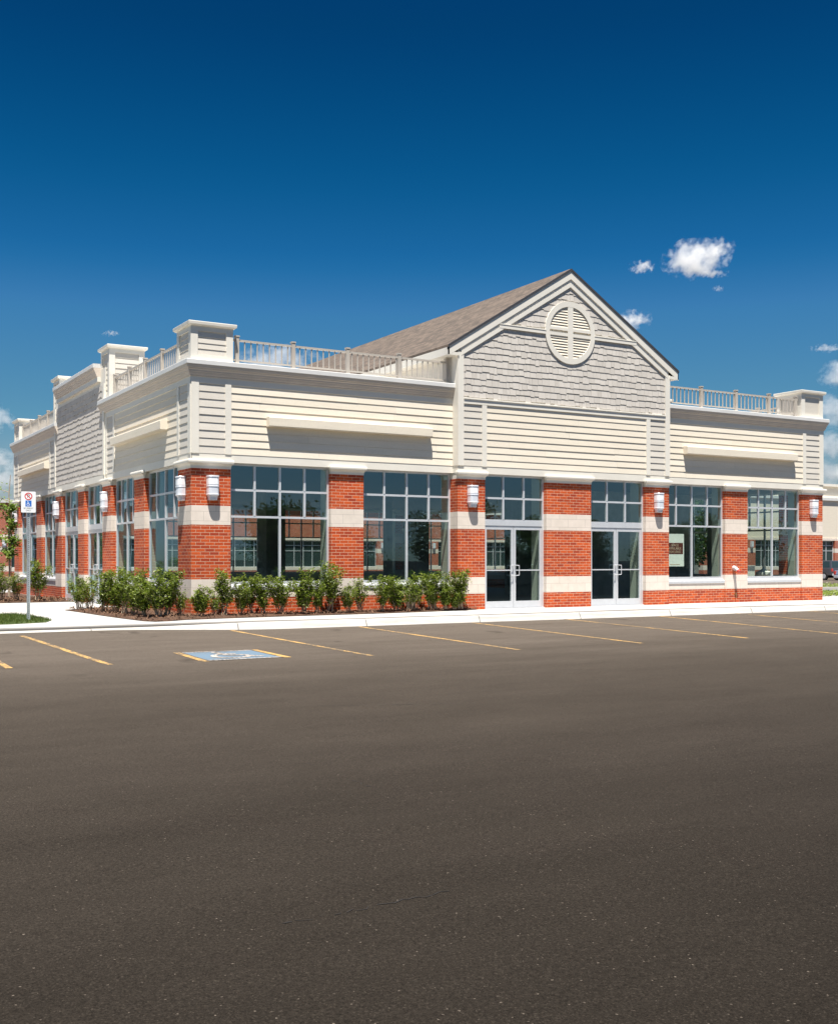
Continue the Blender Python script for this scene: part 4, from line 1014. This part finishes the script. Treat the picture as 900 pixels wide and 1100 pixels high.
# ------------------------------------------------------------------ clouds: real volumes far away
CAMP = Vector((-8.357, -24.639, 1.30)); FP = 1184.86; DV = Vector((.50595, .86256, 0)); RV = Vector((.86256, -.50595, 0))
def cloud_mat(name, scale, dens, thr, sx):
    m, nt, b = mat(name); nt.nodes.remove(b)
    v = N(nt, 'ShaderNodeVolumePrincipled'); v.inputs['Color'].default_value = (1, 1, 1, 1); v.inputs['Anisotropy'].default_value = .0
    o = coords(nt); ln = N(nt, 'ShaderNodeVectorMath', operation='LENGTH'); nt.links.new(o, ln.inputs[0])
    ob = nt.nodes.new('ShaderNodeObjectInfo')
    mp = N(nt, 'ShaderNodeVectorMath', operation='MULTIPLY'); mp.inputs[1].default_value = sx; nt.links.new(o, mp.inputs[0])
    sh = N(nt, 'ShaderNodeVectorMath', operation='SCALE'); sh.inputs[0].default_value = (37, 11, 23); nt.links.new(ob.outputs['Random'], sh.inputs['Scale'])
    av = N(nt, 'ShaderNodeVectorMath', operation='ADD'); nt.links.new(mp.outputs[0], av.inputs[0]); nt.links.new(sh.outputs[0], av.inputs[1])
    n0 = noise(nt, av.outputs[0], scale, 7, .62); nn = N(nt, 'ShaderNodeMath', operation='MULTIPLY_ADD'); nn.inputs[1].default_value = 2.0; nn.inputs[2].default_value = -.52; nt.links.new(n0, nn.inputs[0]); n = nn.outputs[0]
    s = N(nt, 'ShaderNodeMath', operation='MULTIPLY_ADD'); s.inputs[1].default_value = -.62; nt.links.new(ln.outputs['Value'], s.inputs[0]); nt.links.new(n, s.inputs[2])
    r = N(nt, 'ShaderNodeMapRange'); r.inputs[1].default_value = thr; r.inputs[2].default_value = thr + .34; r.inputs[3].default_value = 0; r.inputs[4].default_value = dens; nt.links.new(s.outputs[0], r.inputs[0])
    nt.links.new(r.outputs[0], v.inputs['Density']); nt.links.new(v.outputs[0], nt.nodes['Material Output'].inputs['Volume'])
    return m
bm = bmesh.new(); bmesh.ops.create_icosphere(bm, subdivisions=2, radius=1.0); CM = bpy.data.meshes.new('cloud'); bm.to_mesh(CM); bm.free()
def cloud(px, py, wpx, hpx, label, thr=.06, dist=4500, dens=.03, depth=1.0, scale=1.9):
    s = (px - 450) / FP; z = (602 - py) / FP
    p = CAMP + (DV + RV * s + Vector((0, 0, z))) * dist
    me = CM.copy(); k = dist / FP; rx, rzz = wpx / 2 * k, hpx / 2 * k
    me.materials.append(cloud_mat('cloud_vapour', scale, dens * 45 / min(rx, rzz), thr, (rx / rzz if rx > rzz else 1, max(1, depth), 1)))
    o = bpy.data.objects.new('cloud', me); COL.objects.link(o); o.location = p; o.scale = (rx, min(rx, rzz * 2) * depth, rzz)
    o.rotation_euler = (0, 0, math.atan2(RV.y, RV.x)); tag(o, label, 'cloud', 'clouds in the blue sky')
GCL = [(746, 279, 80, 46, 'largest white cloud, alone in the blue sky right of the gable', .03),
       (772, 266, 38, 24, 'small tuft at the upper right of the largest white cloud', .07),
       (764, 294, 46, 10, 'thin flat wisp under the largest white cloud', .06),
       (690, 287, 36, 16, 'small ragged cloud left of the largest white cloud', .10),
       (681, 343, 44, 22, 'small white cloud touching the right slope of the gable roof', .06),
       (771, 310, 14, 8, 'tiny puff of cloud just below the largest white cloud', .08),
       (120, 358, 24, 8, 'faint wisp of cloud over the left side parapet', .11),
       (888, 374, 44, 11, 'thin streak of cloud at the right edge above the end pedestal', .08),
       (900, 402, 50, 34, 'white puff at the right edge just above the end pedestal', .02),
       (898, 441, 96, 42, 'flat cloud bank at the right edge beside the end pedestal', .0),
       (900, 478, 110, 34, 'flat cloud bank at the right edge beside the upper siding', .0),
       (900, 508, 120, 34, 'lowest flat cloud bank at the right edge over the store roof', -.02),
       (-2, 449, 44, 36, 'white cloud at the left edge beside the far parapet pedestal', .02),
       (-6, 494, 76, 30, 'cloud at the left edge beside the far end of the side wall', .0),
       (-4, 516, 80, 34, 'lowest cloud at the left edge above the neighbouring roof', .0),
       (296, 386, 110, 34, 'white cloud behind the front roof railing', .0)]
for px, py, w, h, l, t in GCL:
    big = w > 70
    cloud(px, py, w, h, l, t, 4500 if py < 350 else 7500, dens=(.032 if h > 30 and py < 350 else .0085 if big else .007 if h < 12 else .014), scale=1.9 if h > 40 else 1.45)

# ------------------------------------------------------------------ light, sky, camera
sd = Vector((.165, .315, -1)).normalized()
L = bpy.data.lights.new('sun', 'SUN'); L.energy = 4.4; L.angle = R(.53); L.color = (1, .955, .88)
so = bpy.data.objects.new('sun', L); COL.objects.link(so); so.rotation_euler = sd.to_track_quat('-Z', 'Y').to_euler(); so.location = (0, 0, 60)
wd = bpy.data.worlds.new('World'); S.world = wd; wd.use_nodes = True; nt = wd.node_tree; bg = nt.nodes['Background']
sk = nt.nodes.new('ShaderNodeTexSky'); sk.sky_type = 'NISHITA'; sk.sun_disc = False; sk.sun_elevation = math.asin(-sd.z); sk.sun_rotation = math.atan2(-sd.x, -sd.y)
sk.altitude = 200; sk.air_density = 1.0; sk.dust_density = .3; sk.ozone_density = 3.0
# deep, polarised summer blue: the response of the sky texture steepened channel by channel
pre = N(nt, 'ShaderNodeVectorMath', operation='SCALE'); pre.inputs['Scale'].default_value = .05; nt.links.new(sk.outputs[0], pre.inputs[0])
cv = nt.nodes.new('ShaderNodeRGBCurve'); mp = cv.mapping; mp.use_clip = False
SKYC = (((0, 0), (.0545, .001), (.0612, .0018), (.0726, .0055), (.088, .023), (.102, .080), (.16, .19), (.26, .62), (.5, .84), (1, .95)),
        ((0, 0), (.0953, .085), (.102, .108), (.1225, .178), (.141, .240), (.168, .37), (.227, .50), (.32, .76), (.5, .85), (1, .93)),
        ((0, 0), (.175, .29), (.188, .36), (.212, .49), (.238, .645), (.262, .78), (.306, .80), (.37, .88), (.5, .89), (1, .90)))
for c, pts in zip(mp.curves[:3], SKYC):
    for k, (x, y) in enumerate(pts):
        if k == 0: c.points[0].location = (x, y)
        elif k == len(pts) - 1: c.points[-1].location = (x, y)
        else: c.points.new(x, y)
    for p in c.points: p.handle_type = 'VECTOR'
mp.update(); nt.links.new(pre.outputs[0], cv.inputs['Color'])
post = N(nt, 'ShaderNodeVectorMath', operation='SCALE'); post.inputs['Scale'].default_value = 2.0; nt.links.new(cv.outputs[0], post.inputs[0])
nt.links.new(post.outputs[0], bg.inputs[0]); bg.inputs[1].default_value = .125
cd = bpy.data.cameras.new('camera'); co = bpy.data.objects.new('camera', cd); COL.objects.link(co); S.camera = co
co.location = CAMP; co.rotation_euler = DV.to_track_quat('-Z', 'Y').to_euler()
cd.sensor_fit = 'AUTO'; cd.sensor_width = 36; cd.lens = FP / 1100 * 36; cd.shift_y = 52 / 1100; cd.clip_end = 40000; cd.clip_start = .1
S.view_settings.view_transform = 'Standard'; S.view_settings.look = 'None'; S.view_settings.exposure = 1.2; S.view_settings.gamma = 1
cy = S.cycles; cy.use_denoising = True; cy.max_bounces = 12; cy.transparent_max_bounces = 16; cy.volume_bounces = 10; cy.glossy_bounces = 5; cy.diffuse_bounces = 4
cy.sample_clamp_indirect = 8; cy.caustics_reflective = False; cy.caustics_refractive = False
cy.volume_step_rate = 1.0; cy.volume_max_steps = 128
S.render.film_transparent = False
